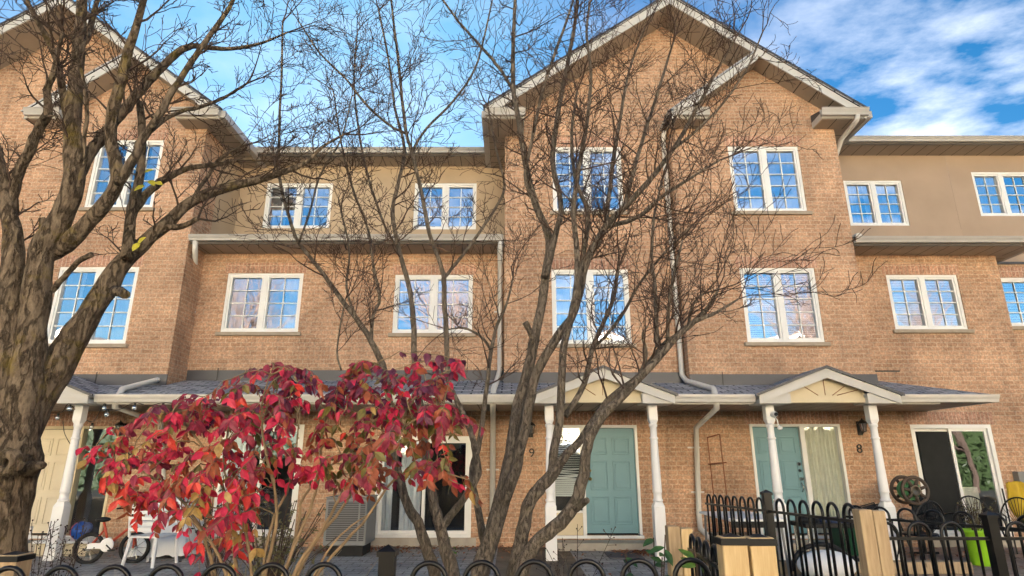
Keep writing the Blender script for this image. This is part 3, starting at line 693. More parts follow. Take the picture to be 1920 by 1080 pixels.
M['bark2'] = barkmat('grey_brown_bark', (.10,.082,.068), (.26,.22,.18), (.15,.13,.05), .3, 2.0, .25)
M['twig'] = pm('dark_twig', (.075,.05,.038), .85, .4, 9)
M['twig2'] = pm('brown_twig', (.085,.055,.042), .85, .4, 9)
M['leafyellow'] = leafmat('yellow_leaf', (.65,.58,.06), (.45,.42,.04))
RMIN = .0021
# --- the big maple at the left
YA = 3.4
T = Tree(3, .8)
T.limb([(-20,1400,130),(-16,1200,125),(-12,1080,118),(0,980,116),(10,920,112),(20,865,124),(16,810,112),(14,760,108),(14,700,104)], YA, YA, 18, False, .06)
T.limb([(22,880,86),(36,800,84),(46,720,78),(56,640,66),(66,570,58),(72,510,56),(82,465,54),(112,415,48),(137,350,44),(138,290,40),(135,225,36),(142,160,30),(147,90,26),(152,30,23),(158,-60,18)], YA, YA-.15, 14, True, .1, .55)
T.limb([(18,900,80),(34,830,78),(60,765,78),(99,700,73),(135,640,62),(170,585,55),(208,525,48),(238,484,38),(280,447,32),(312,420,29),(350,385,26),(395,360,24),(450,346,20),(500,333,16),(540,320,13),(575,304,10),(605,275,7),(645,252,5)], YA, YA+.5, 14, True, .1, .4)
T.limb([(4,870,90),(2,780,88),(8,700,76),(14,620,66),(18,560,56),(24,500,46),(24,440,38),(14,390,33),(4,340,30),(-12,280,26),(-30,200,20)], YA-.02, YA-.1, 12, True, .1, .5)
T.limb([(20,400,30),(30,335,24),(52,288,22),(76,236,21),(90,205,19),(88,168,15),(100,140,14),(108,100,10),(118,60,7)], YA-.05, YA-.3, 9, True, .15, .3)
T.limb([(80,222,13),(104,216,3)], YA-.2, YA-.25, 6, False)
T.limb([(82,480,46),(118,462,40),(152,430,36),(190,390,33),(218,346,30),(216,305,27),(208,260,26),(213,205,25),(228,150,23),(240,95,20),(252,60,17),(270,0,14),(285,-60,9)], YA, YA-.35, 12, True, .1, .4)
T.limb([(220,345,24),(250,300,20),(266,262,18),(300,215,17),(320,176,15),(350,130,13),(386,76,12),(430,15,10),(450,-40,7)], YA-.25, YA-.1, 10, True, .15, .2)
T.limb([(140,345,30),(166,290,26),(190,258,24),(226,214,22),(262,170,20),(296,135,18),(326,104,17),(360,86,14),(396,90,11),(436,91,9),(492,80,6),(540,60,4)], YA-.05, YA+.35, 10, True, .15, .2)
T.limb([(238,484,26),(243,430,24),(248,390,22),(260,340,20),(266,295,18),(266,240,17),(262,192,15)], YA+.12, YA+.2, 9, True, .12, .3)
T.limb([(248,400,20),(282,356,18),(320,330,16),(360,314,12),(416,307,10),(455,300,7),(500,302,4)], YA+.15, YA+.55, 8, True, .2, .2)
T.limb([(262,262,12),(290,240,11),(330,211,10),(372,201,9),(415,185,7),(462,157,5)], YA, YA+.5, 7, True, .25, .1)
T.limb([(128,230,18),(115,150,16),(100,95,14),(66,32,12),(46,-10,9)], YA-.1, YA-.3, 8, True, .2, .2)
T.limb([(142,110,16),(165,60,13),(180,10,11),(196,-50,8)], YA-.15, YA+.1, 8, True, .2, .1)
T.limb([(305,425,16),(340,425,14),(371,410,11)], YA+.25, YA+.2, 8, True, .1, .6)
T.limb([(360,372,10),(390,330,9),(410,300,8),(440,280,6),(475,268,4)], YA+.32, YA+.6, 6, True, .3)
T.limb([(98,545,14),(112,528,13),(131,508,12),(150,488,12),(172,477,13)], YA-.2, YA-.3, 8, False, .1)
T.limb([(158,300,8),(160,240,9),(163,190,8),(150,120,6),(132,60,5)], YA-.2, YA-.35, 6, True, .3)
T.limb([(215,545,26),(236,552,20)], YA+.0, YA-.1, 8, False)
T.limb([(82,430,18),(78,408,14)], YA-.08, YA-.1, 7, False)
T.limb([(150,350,14),(152,330,12),(160,300,4)], YA-.18, YA-.22, 6, False)
# knot on the trunk
T.tr.lathe([(.07,0),(.075,-.03),(.05,-.055),(.025,-.05),(.012,-.02)], P(22,868,YA-.165), 12, 'y')
T.limb([(55,880,40),(84,872,10)], YA-.05, YA-.1, 8, False)
T.grow(.155, .50, 2, .03, rmax=.008)
tr = root('bare_tree', (P(4,1200,YA).x, YA, 0), 'big mossy bare tree with thick trunk at the left edge', 'tree', 'bare trees in the front beds')
T.tr.build('trunk', M['bark'], tr, smooth=True); T.tw.build('crown', M['twig'], tr)
print('maple twig faces', len(T.tw.f))
rg = random.Random(5)
def leaf(mb, p, d, up, Ln, wd, fold=.25, curl=.15):
    d = d.normalized(); s = d.cross(up)
    if s.length < .01: s = d.orthogonal()
    s.normalize(); n = s.cross(d)
    pr = [(0,.0),(.18,.62),(.45,1),(.75,.62),(1,0)]
    c = [p+d*(Ln*t)-n*(curl*Ln*t*t) for t, _ in pr]
    vs = c+[c[i]+(s*math.cos(fold)+n*math.sin(fold))*wd/2*pr[i][1] for i in (1,2,3)]+[c[i]+(-s*math.cos(fold)+n*math.sin(fold))*wd/2*pr[i][1] for i in (1,2,3)]
    mb.add(vs, [(0,1,5),(1,2,6,5),(2,3,7,6),(3,4,7),(0,8,1),(1,8,9,2),(2,9,10,3),(3,10,4)])
for (u, v, a, b) in ((270,324,1,.3),(280,338,.6,-.5),(272,348,-.7,-.5),(290,342,.9,-.3),(258,458,.6,.5),(262,455,-.2,-.6)):
    p = P(u, v, YA+.05); L = MB(); leaf(L, p, Vector((a, -.3, b)), Vector((.2,-.8,.5)), .07, .045); L.build('leaf', M['leafyellow'], tr)
# --- multi-stem tree in the middle
YC = 4.2
T = Tree(11, .76)
T.limb([(885,1180,52),(900,1075,46),(920,1015,42),(940,940,40),(960,850,36),(972,765,32),(988,700,27),(1001,640,25),(1016,570,22),(1022,520,21),(1030,450,19),(1004,382,17),(986,310,15),(973,230,13),(963,170,12),(962,90,10),(966,0,8),(968,-60,6)], YC, YC+.3, 12, True, .12, .5)
T.limb([(945,940,30),(966,880,28),(980,820,26),(993,755,24),(1006,700,23),(1046,630,22),(1074,590,20),(1088,540,19),(1100,490,18),(1136,425,17),(1172,388,15),(1216,340,13),(1262,280,11),(1300,215,9),(1340,140,7),(1380,70,5)], YC+.02, YC-.2, 10, True, .12, .4)
T.limb([(1002,642,17),(994,622,15),(985,605,16)], YC+.02, YC-.05, 8, False, .05)
T.limb([(950,1160,40),(962,1075,36),(980,1000,34),(988,955,32),(1010,918,31),(1035,890,29),(1056,860,22),(1092,820,19),(1140,752,18),(1200,705,18),(1240,655,18),(1275,625,16),(1310,595,12),(1332,570,9),(1348,540,5)], YC-.25, YC-.35, 11, True, .12, .55)
T.limb([(1034,890,24),(1040,840,22),(1051,765,20),(1055,665,19),(1068,605,17),(1080,545,15),(1082,470,14),(1075,400,13),(1085,320,12),(1100,230,10),(1108,140,8),(1100,60,6),(1110,-20,5)], YC-.28, YC-.1, 10, True, .12, .45)
T.limb([(965,1150,38),(980,1065,36),(1006,1020,35),(1050,980,33),(1080,940,31),(1094,890,29),(1101,838,26),(1121,790,24),(1160,750,21),(1222,685,18),(1262,640,15),(1300,605,12),(1345,585,8),(1385,560,4)], YC-.45, YC-.55, 11, True, .12, .6)
T.limb([(1080,955,18),(1092,945,16),(1101,938,15)], YC-.5, YC-.6, 8, False, .05)
T.limb([(1060,780,15),(1095,720,14),(1110,655,12),(1128,612,11),(1150,560,9),(1160,500,7)], YC-.2, YC+.1, 8, True, .15, .2)
T.limb([(1232,650,11),(1230,600,11),(1228,540,10),(1222,480,8),(1226,410,7),(1240,340,5)], YC-.4, YC-.2, 7, True, .2, .1)
T.limb([(1252,640,9),(1254,580,9),(1262,520,7),(1280,450,5)], YC-.4, YC-.6, 6, True, .2)
T.limb([(1290,610,8),(1300,570,7),(1320,550,5)], YC-.35, YC-.4, 6, True, .2)
T.limb([(1200,700,8),(1212,665,8),(1205,630,7),(1215,610,4)], YC-.4, YC-.5, 6, True, .2)
T.limb([(1021,520,20),(1042,440,15),(1052,380,14),(1036,300,13),(1045,220,12),(1060,140,11),(1075,60,9),(1085,-20,6)], YC+.1, YC+.3, 9, True, .15, .1)
T.limb([(1080,545,15),(1095,470,13),(1102,400,12),(1078,330,10),(1072,250,8),(1082,170,6)], YC-.15, YC+.05, 7, True, .2, .1)
T.limb([(1090,500,13),(1130,440,13),(1142,370,11),(1150,300,10),(1165,210,8),(1180,130,6),(1210,50,4)], YC-.05, YC+.25, 8, True, .2)
T.limb([(1136,425,13),(1190,410,11),(1240,370,9),(1300,330,7),(1350,300,5)], YC-.1, YC-.4, 7, True, .25)
T.limb([(1172,388,11),(1190,310,10),(1215,230,8),(1240,150,7),(1262,80,5)], YC-.1, YC+.2, 7, True, .25)
T.limb([(1005,385,11),(985,330,10),(1000,250,9),(1020,160,8),(1048,80,7),(1075,0,5)], YC+.2, YC-.1, 7, True, .25)
T.limb([(962,170,8),(930,120,8),(895,80,7),(860,40,6),(830,0,5)], YC+.3, YC+.1, 7, True, .25)
T.limb([(1262,280,8),(1300,250,7),(1350,200,6),(1400,130,5),(1430,60,4)], YC-.2, YC-.3, 6, True, .25)
T.limb([(1110,655,9),(1160,600,9),(1200,530,7),(1250,470,6),(1300,420,4)], YC-.1, YC-.3, 6, True, .25)
T.grow(.135, .66, 2, .06, rmax=.0075)
tr = root('multi_stem_tree', (P(960,1080,YC).x, YC-.2, 0), 'bare tree of several crooked grey stems in front of the teal door numbered 9', 'tree', 'bare trees in the front beds')
T.tr.build('trunk', M['bark2'], tr, smooth=True); T.tw.build('crown', M['twig2'], tr)
print('centre twig faces', len(T.tw.f))
# --- slimmer multi-stem tree left of it
YD = 4.5
T = Tree(23, .68)
T.limb([(835,1180,36),(817,1080,33),(800,1030,30),(785,980,28),(762,945,26),(745,880,22),(735,800,19),(722,700,18),(696,640,16),(670,600,15),(636,556,13),(600,505,11),(560,455,10),(543,410,9),(524,330,8),(524,230,7),(528,140,6),(530,40,5)], YD, YD-.1, 10, True, .15, .5)
T.limb([(870,1180,40),(852,1080,38),(832,1020,34),(822,975,30),(812,940,27),(800,860,22),(788,760,18),(777,680,16),(775,600,15),(765,530,13),(748,470,12),(736,400,11),(745,350,10),(758,280,9),(740,200,7),(728,110,6),(710,20,5)], YD-.1, YD+.2, 10, True, .15, .5)
T.limb([(822,1000,26),(842,970,22),(870,935,19),(897,890,18),(891,845,18),(884,815,17),(866,770,15),(842,715,14),(838,640,14),(833,560,14),(832,520,13),(824,490,12),(806,440,11),(790,360,11),(772,285,10),(760,240,9),(748,125,8),(736,25,6),(730,-40,5)], YD-.05, YD-.15, 10, True, .15, .45)
T.limb([(912,1040,24),(897,960,20),(885,890,18),(896,840,16),(906,780,14),(915,705,12),(921,655,11),(932,610,9),(950,570,7),(962,520,5)], YD+.1, YD+.3, 9, True, .15, .55)
T.limb([(921,655,8),(900,630,7),(870,615,6),(840,618,4)], YD+.2, YD+.0, 6, True, .25)
T.limb([(832,522,10),(866,480,10),(896,440,9),(926,395,8),(946,350,7),(930,280,6),(915,200,5)], YD-.1, YD+.3, 8, True, .2)
T.limb([(696,640,11),(700,590,10),(712,560,9),(700,500,8),(690,430,7),(660,350,6),(640,270,5),(625,170,4)], YD, YD+.4, 7, True, .2)
T.limb([(772,285,8),(800,240,7),(850,190,7),(890,130,6),(910,60,5),(925,-10,4)], YD-.1, YD-.4, 7, True, .2)
T.limb([(760,250,8),(730,235,7),(690,200,7),(650,150,6),(600,100,5),(560,40,4)], YD-.1, YD-.35, 7, True, .2)
T.limb([(748,470,8),(720,420,7),(690,330,7),(672,240,6),(664,150,5),(670,60,4)], YD+.1, YD+.4, 7, True, .2)
T.limb([(560,455,7),(580,400,6),(600,330,6),(640,260,5),(660,180,4)], YD-.1, YD-.4, 6, True, .2)
T.limb([(670,600,8),(650,540,7),(655,470,6),(640,400,5)], YD-.05, YD+.3, 6, True, .2)
T.limb([(720,690,10),(690,680,9),(668,690,9),(665,730,8)], YD-.2, YD-.25, 7, False, .1)
T.limb([(640,695,6),(632,660,6),(640,600,5),(648,560,4)], YD-.2, YD-.3, 6, True, .2)
T.grow(.145, .66, 2, .06, rmax=.007)
tr = root('multi_stem_tree', (P(835,1080,YD).x, YD, 0), 'slimmer bare tree whose forked stems rise behind the red bush', 'tree', 'bare trees in the front beds')
T.tr.build('trunk', M['bark2'], tr, smooth=True); T.tw.build('crown', M['twig2'], tr)
print('left twig faces', len(T.tw.f))
# ---------------------------------------------------------------- the red bush
YBU = 3.35
LM = [leafmat('crimson_leaf', (.66,.04,.10), (.46,.02,.06)), leafmat('burgundy_leaf', (.36,.045,.085), (.22,.03,.055)), leafmat('rust_leaf', (.40,.11,.055), (.28,.085,.04)),
      leafmat('scarlet_leaf', (.72,.075,.05), (.55,.04,.04)), leafmat('olive_leaf', (.21,.17,.045), (.14,.12,.035)), leafmat('straw_leaf', (.48,.33,.11), (.34,.20,.06)), leafmat('purple_leaf', (.17,.04,.085), (.10,.02,.05))]
POLY = [(150,840),(215,805),(290,765),(330,745),(400,742),(450,700),(500,680),(560,705),(640,712),(690,670),(760,684),(830,672),(868,682),(835,722),(850,760),(900,792),(898,822),(830,835),(850,880),(895,925),(850,915),(790,905),(740,925),(690,935),(640,930),(570,905),(500,885),(520,895),(500,960),(470,1020),(430,1045),(380,1030),(330,1000),(280,1000),(225,960),(175,915),(165,890)]
def inside(u, v):
    c = False; n = len(POLY)
    for i in range(n):
        x1, y1 = POLY[i]; x2, y2 = POLY[(i+1) % n]
        if (y1 > v) != (y2 > v) and u < (x2-x1)*(v-y1)/(y2-y1)+x1: c = not c
    return c
rg = random.Random(41)
def leafpick(u, v):
    if u > 600 and v > 790: wts = [.09,.20,.38,.06,.22,.04,.01]
    elif v > 900 and u < 560: wts = [.30,.08,.22,.26,.04,.10,0]
    elif v > 810 and u < 600: wts = [.36,.18,.20,.16,.05,.04,.01]
    elif v < 760: wts = [.16,.40,.12,.03,.06,.02,.21]
    else: wts = [.30,.36,.13,.06,.05,.02,.08]
    r = rg.random(); a = 0
    for i, x in enumerate(wts):
        a += x
        if r < a: return i
    return 1
lf = MB(); st = MB()
stems = []
for (px, r0) in (([(500,1200),(560,1060),(600,1000),(640,930),(700,860),(760,800),(830,760)],.013), ([(490,1200),(540,1050),(580,960),(600,880),(610,790),(650,720)],.012), ([(470,1200),(500,1060),(520,960),(500,860),(490,770),(510,690)],.012),
                 ([(450,1200),(440,1060),(430,960),(400,870),(350,800),(300,770)],.012), ([(430,1200),(400,1060),(370,980),(320,920),(260,880),(170,850)],.011), ([(520,1200),(600,1070),(680,980),(740,900),(800,880),(880,900)],.011),
                 ([(480,1200),(470,1050),(450,960),(420,880),(430,790),(450,710)],.010), ([(510,1200),(570,1050),(650,940),(740,800),(800,720),(850,690)],.012), ([(440,1200),(400,1090),(400,1040),(430,980)],.008), ([(460,1200),(410,1040),(340,960),(290,940),(250,950)],.010),
                 ([(530,1200),(610,1040),(660,985),(700,960)],.009), ([(500,1180),(555,1010),(570,930),(640,860),(720,840),(860,810)],.011), ([(480,1180),(505,1000),(545,900),(560,800),(560,720)],.010)):
    y0 = YBU+rg.uniform(-.12,.12); y1 = YBU+rg.uniform(-.4,.4)
    pts = [P(u, v, y0+(y1-y0)*i/(len(px)-1)) for i, (u, v) in enumerate(px)]
    a, b = smooth(pts, [r0*(1-.72*i/(len(px)-1)) for i in range(len(px))], 4, .5, rg); st.tube(a, b, 6); stems.append((a, b))
cand = [(a[i], b[i]) for a, b in stems for i in range(len(a)//3, len(a))]
def leafy(p, end, nl, sz=1.0):
    # twig arching from p to end, paired leaves hanging along its outer part
    mid = (p+end)/2+Vector((0,0,.05+.1*rg.random())); n = 8; pts = []
    for i in range(n+1):
        t = i/n; pts.append(p*(1-t)**2+mid*2*t*(1-t)+end*t*t+Vector((rg.gauss(0,.006), rg.gauss(0,.006), rg.gauss(0,.006))))
    st.tube(pts, [.0035*(1-.6*i/n) for i in range(n+1)], 4, cap=False)
    pal = None
    for i in range(nl):
        t = 1-(i//2)/(nl/2)*.75-.02*rg.random(); k = min(int(t*n), n-1); q = pts[k]+(pts[k+1]-pts[k])*(t*n-k)
        tg = (pts[k+1]-pts[k]).normalized(); sd = tg.cross(Vector((0,0,1)))
        if sd.length < .05: sd = Vector((1,0,0))
        sd.normalize(); s = 1 if i % 2 else -1
        d = sd*s*rg.uniform(.35,.9)+tg*rg.uniform(.1,.6)+Vector((0,0,-rg.uniform(.25,1.1)))
        # image position of this leaf decides its autumn colour zone
        zc = q.y*CT+(q.z-EYE)*ST; uu = 960+F*q.x/zc; vv = 540-F*((q.z-EYE)*CT-q.y*ST)/zc
        lf.cur = pal if (pal is not None and rg.random() < .55) else leafpick(uu, vv); pal = lf.cur
        ln = sz*rg.uniform(.036,.074); leaf(lf, q, d, Vector((rg.gauss(0,.45), -1+rg.gauss(0,.5), rg.uniform(0,.9))), ln, ln*rg.uniform(.48,.62), rg.uniform(.1,.7), rg.uniform(-.15,.6))
nt_ = 0
while nt_ < 300:
    u, v = rg.uniform(150,905), rg.uniform(670,1050)
    if not inside(u, v): continue
    if 470 < u < 640 and v > 890 and rg.random() < .5: continue
    e = P(u, v, YBU+rg.gauss(0,.26)); best = min(cand, key=lambda c: (c[0]-e).length+rg.random()*.12)[0]
    if (best-e).length < .1: continue
    p = best if (best-e).length < .5 else e+(best-e).normalized()*.5
    if p is not best: st.tube([best, (best+p)/2+Vector((0,0,.02)), p], .0032, 4, cap=False)
    leafy(p, e, rg.choice((8,10,10,12,14))); nt_ += 1
for (u0,v0,u1,v1,n) in ((700,720,868,680,12),(690,690,850,672,10),(780,800,905,800,16),(800,890,905,935,8),(240,860,152,838,10),(300,810,285,768,8),(400,760,330,748,8),(520,760,505,682,10),(440,990,470,1045,8),(560,820,540,903,8),(500,830,522,900,8),(600,850,590,908,8),(650,860,640,930,8),(480,840,470,905,8),(600,800,592,714,10),(620,790,642,716,10),(640,800,668,718,10),(560,800,545,712,10),(580,830,620,760,10),(330,960,360,1040,8),(470,960,480,1030,6),(380,960,430,1020,8),(300,950,290,1000,8),(420,985,440,1055,6),(390,1010,372,1075,5),(620,900,770,895,12)):
    y = YBU+rg.uniform(-.25,.1); leafy(P(u0,v0,y), P(u1,v1,y-.05), n)
bu = root('red_bush', (P(480,1080,YBU).x, YBU, 0), 'crimson autumn bush with drooping leaves behind the loop topped fence', 'bush')
st.build('stem', pm('tan_stem', (.33,.235,.14), .85, .45, 14), bu, smooth=True); lf.build('foliage', LM, bu)
print('bush leaves', len(lf.f)//8)
# ---------------------------------------------------------------- ground sheets
def struct(o): o['kind'] = 'structure'; return o
struct(MB().quad((-150,-150,0),(150,-150,0),(150,150,0),(-150,150,0)).build('ground', pm('soil', (.24,.18,.12), .95, .45, 3, .6, 30)))
M['paver'] = brickmat('grey_paver', (.56,.53,.49), (.42,.40,.38), (.22,.20,.17), bw=.30, rh=.2, ax='X', bx='Y', ms=.009, stain=.35, bstr=.5, grit=.35)
M['paver_red'] = brickmat('red_paver', (.52,.38,.31), (.40,.29,.24), (.24,.20,.17), bw=.2, rh=.1, ax='X', bx='Y', ms=.007, stain=.35, grit=.35)
struct(MB().quad((-14,8.3,.004),(-.25,8.3,.004),(-.25,YR,.004),(-14,YR,.004)).build('patio_paving', M['paver']))
struct(MB().quad((1.0,8.0,.004),(2.9,8.0,.004),(2.9,YR,.004),(1.0,YR,.004)).build('front_path', M['paver']))
struct(MB().quad((3.4,7.0,.004),(11,7.0,.004),(11,YR,.004),(3.4,YR,.004)).build('patio_paving', M['paver_red']))
struct(MB().quad((-30,-14,.004),(30,-14,.004),(30,-6,.004),(-30,-6,.004)).build('road', pm('asphalt', (.06,.06,.06), .9, .2, 5, .3)))
MB().box(1.55, 2.1, 10.3, 10.95, .006, .03).build('paving_slab', pm('dark_slab', (.10,.10,.11), .8, .2, 6, .3), bevel=.006)
tag(bpy.data.objects['paving_slab'], 'dark square stone slab lying on the path before the teal door', 'paving slab')
# fallen leaves
rg = random.Random(77); lt = MB()
def litter(x0, x1, y0, y1, n):
    for i in range(n):
        x = rg.uniform(x0, x1); y = y1-abs(rg.gauss(0, (y1-y0)*.45)); lt.cur = rg.choice((0,0,1,2))
        a = rg.uniform(0, 6.28); leaf(lt, Vector((x, y, .012+rg.random()*.03)), Vector((math.cos(a), math.sin(a), rg.uniform(-.1,.4))), Vector((0,0,1)), rg.uniform(.05,.09), .045, .3, .4)
litter(-3.6,-.3,10.9,11.72,480); litter(1.7,2.75,10.55,11.2,330); litter(-.3,.9,10.6,11.7,70); litter(5.8,9.6,8.6,11.6,220); litter(-8,-3.5,9.5,11.7,120); litter(-3,2.9,8.5,11.6,90)
lo = lt.build('fallen_leaves', [leafmat('dead_leaf_a', (.40,.14,.05), (.28,.09,.04)), leafmat('dead_leaf_b', (.46,.22,.09), (.32,.15,.06)), leafmat('dead_leaf_c', (.16,.05,.03), (.10,.04,.02))])
tag(lo, 'rust brown fallen leaves drifted along the foot of the brick wall', 'leaf litter', kind='stuff')
# ---------------------------------------------------------------- loop-top fences
HP = .22
def fence(p0, p1, zt0, zt1, label, posts=(), hoops=None, end_posts=()):
    p0, p1 = Vector((p0[0], p0[1], 0)), Vector((p1[0], p1[1], 0)); ln = (p1-p0).length; az = math.atan2(p1.y-p0.y, p1.x-p0.x)
    r = root('metal_fence', p0, label, 'fence', 'black loop topped fence runs', local=True, rot=(0, 0, az))
    dz = (zt1-zt0)/ln; zt = lambda x: zt0+dz*x
    for z, rr in ((-.10, .014), (-.75, .014)):
        MB().tube([(-.03,0,zt(0)+z),(ln+.03,0,zt(ln)+z)], rr, 4, twist=.785).build('rail', M['black'], r)
    h = .145/2; pts = [(-h,0,-.95),(-h,0,-h)]+[(-h*math.cos(a), 0, -h+h*math.sin(a)) for a in [math.pi*k/10 for k in range(1,10)]]+[(h,0,-h),(h,0,-.95)]
    mb = MB(); mb.tube(pts, .0108, 8); base = None
    x = HP/2
    while x < ln-.05:
        if not any(abs(x-q) < .1 for q in posts):
            if base is None:
                base = mb.build('hoop', M['black'], r, smooth=True); o = base
            else: o = base.copy(); col.objects.link(o); o.parent = r
            o.location = (x, 0, zt(x))
        x += HP
    for q in posts:
        m = MB(); m.box(q-.032, q+.032, -.032, .032, 0, zt(q)+.03); m.box(q-.04, q+.04, -.04, .04, zt(q)+.03, zt(q)+.05)
        m.add([(q-.04,-.04,zt(q)+.05),(q+.04,-.04,zt(q)+.05),(q+.04,.04,zt(q)+.05),(q-.04,.04,zt(q)+.05),(q,0,zt(q)+.075)], [(0,1,4),(1,2,4),(2,3,4),(3,0,4)])
        m.build('post', M['black'], r)
    return r
YFR = 2.75; zf = 1.45-.1373*YFR; k = YFR/_d(1045)[1]/F      # metres per survey pixel along the front fence
x0 = (121-960)*k-HP*5.5
fence((x0, YFR), ((1342-960)*k, YFR), ZZ(1070,YFR), ZZ(1049,YFR), 'black loop topped metal fence running across the front below the red bush', posts=[(727-960)*k-x0])
fence((2.22,7.27), (2.15,4.0), 1.115, 1.205, 'black loop topped fence running from the double timber post back towards the porch', posts=[1.83])
fence((2.41,4.34), (6.5,4.34), 1.07, 1.07, 'nearer low black fence running right from the split timber post past a black square post', posts=[.82, 3.1])
fence((3.18,6.1), (4.15,4.52), 1.07, 1.07, 'black fence panel angled behind the nearer right hand fence')
fence((1.19,4.35), (1.06,3.0), 1.0, 1.03, 'short black fence run between the weathered stump and the two capped timber posts')
def timber(name, x, y, w, d, z, label, cap, mat, group=None):
    r = root(name, (x, y, 0), label, 'post', group)
    m = MB(); m.box(x-w/2, x+w/2, y-d/2, y+d/2, 0, z); m.build('post_shaft', M[mat], r, bevel=.006)
    if cap:
        c = MB(); e = .005; z1 = z-.006; c.box(x-w/2-e, x+w/2+e, y-d/2-e, y+d/2+e, z-.028, z1)
        c.add([(x-w/2-e,y-d/2-e,z1),(x+w/2+e,y-d/2-e,z1),(x+w/2+e,y+d/2+e,z1),(x-w/2-e,y+d/2+e,z1),(x,y,z1+.018)], [(0,1,4),(1,2,4),(2,3,4),(3,0,4)])
        c.build('post_cap', M['blackmatt'], r)
    return r
kk = 2.45/_d(1030)[1]/F
timber('timber_post', (1376-960)*kk, 2.47, .096, .075, 1.185, 'pale square timber post with black cap, left one of the touching pair', True, 'wood')
timber('timber_post', (1376-960)*kk+.107, 2.475, .096, .075, 1.183, 'pale square timber post with black cap, right one of the touching pair', True, 'wood')
timber('timber_post', XX(1264,1040,4.5), 4.5, .085, .09, 1.035, 'weathered uncapped timber stump near the right porch column of number 9, its darker left half', False, 'wood_grey')
timber('timber_post', XX(1264,1040,4.5)+.09, 4.51, .082, .09, 1.02, 'weathered uncapped timber stump near the right porch column of number 9, its paler right half', False, 'wood')
timber('timber_post', XX(1619,1010,3.93), 3.9, .08, .085, 1.185, 'rough uncapped timber post joining the fences on the right, its left half', False, 'wood_grey')
timber('timber_post', XX(1619,1010,3.93)+.083, 3.905, .076, .085, 1.178, 'rough uncapped timber post joining the fences on the right, its right half', False, 'wood_grey')
timber('timber_post', XX(10,1050,2.9), 2.95, .10, .1, 1.06, 'timber post with black cap at the left edge before the big trunk', True, 'wood_grey')
# ---------------------------------------------------------------- things by the wall of number 9 and 10
x0, x1 = XX(612,990,10.7), XX(690,990,10.7)
ac = root('air_conditioner', ((x0+x1)/2, 10.9, 0), 'grey louvred air conditioning unit on a dark stand left of the patio door', 'air conditioner')
MB().box(x0+.05, x1-.05, 10.62, 11.2, .006, .16).build('stand', M['blackmatt'], ac)
MB().box(x0, x1, 10.55, 11.3, .17, .90).build('casing', M['acbox'], ac, bevel=.02)
MB().box(x0+.05, x1-.14, 10.535, 10.549, .24, .85).build('louvre', M['acgrey'], ac)
MB().box(x1-.11, x1-.03, 10.537, 10.549, .24, .85).build('louvre', M['acgrey'], ac)
MB().box(x0-.01, x1+.01, 10.54, 11.31, .902, .925).build('lid', M['acbox'], ac, bevel=.008)
# kids' bicycle
bk = root('bicycle', (-6.1, 9.9, 0), 'small red and white child bicycle with black saddle by the white chair', 'bicycle', local=True, rot=(0, R(0), R(6)))
def wheel(x, r):
    m = MB(); n = 24; m.tube([(x+r*math.cos(2*math.pi*k/n), 0, r+.02+r*math.sin(2*math.pi*k/n)) for k in range(n+1)], .03, 8, cap=False); w = m.build('wheel', M['blackmatt'], bk, smooth=True)
    s = MB()
    for k in range(10): s.tube([(x,0,r+.02),(x+r*.9*math.cos(.63*k),0,r+.02+r*.9*math.sin(.63*k))], .003, 3)
    s.lathe([(.03,-.05),(.03,.05)], (x,0,r+.02), 8, 'y'); s.build('spoke', M['steel'], w)
wheel(-.33, .2); wheel(.33, .2)
redp = pm('red_paint', (.50,.07,.03), .35, .1, 5, spec=.5)
m = MB(); m.tube([(.26,0,.56),(.2,0,.50),(-.06,0,.27)], .022, 8); m.tube([(-.06,0,.27),(-.18,0,.60)], .019, 8); m.tube([(-.06,0,.27),(-.33,.04,.22)], .014, 6); m.tube([(-.06,0,.27),(-.33,-.04,.22)], .014, 6); m.tube([(-.15,0,.48),(-.33,.04,.22)], .012, 6); m.tube([(-.15,0,.48),(-.33,-.04,.22)], .012, 6)
m.tube([(.22,0,.66),(.29,0,.46),(.33,.045,.22)], .016, 6); m.tube([(.29,0,.46),(.33,-.045,.22)], .016, 6); m.build('frame', redp, bk, smooth=True)
m = MB(); m.tube([(.22,0,.66),(.21,0,.76),(.16,.1,.8),(.08,.22,.8)], .013, 6); m.tube([(.21,0,.76),(.16,-.1,.8),(.08,-.22,.8)], .013, 6); m.build('handlebar', M['blackmatt'], bk, smooth=True)
m = MB(); m.ball((-.2,0,.63), .1, 12, 8, (1.15,.7,.38)); m.build('saddle', M['blackmatt'], bk, smooth=True)
m = MB(); m.lathe([(.09,-.052),(.1,-.045),(.1,-.038),(.03,-.036)], (-.06,0,.27), 16, 'y'); m.box(-.33,-.06,-.06,-.045,.22,.30); m.build('chain_guard', M['white'], bk)
m = MB(); m.tube([(-.06,-.06,.27),(.03,-.07,.2)], .01, 5); m.box(.0,.08,-.13,-.07,.19,.21); m.build('pedal', M['blackmatt'], bk)
m = MB(); m.ball((-.38,-.05,.52), .08, 10, 6, (1,.7,1)); m.build('bag', pm('blue_cloth', (.06,.09,.20), .8), bk, smooth=True)
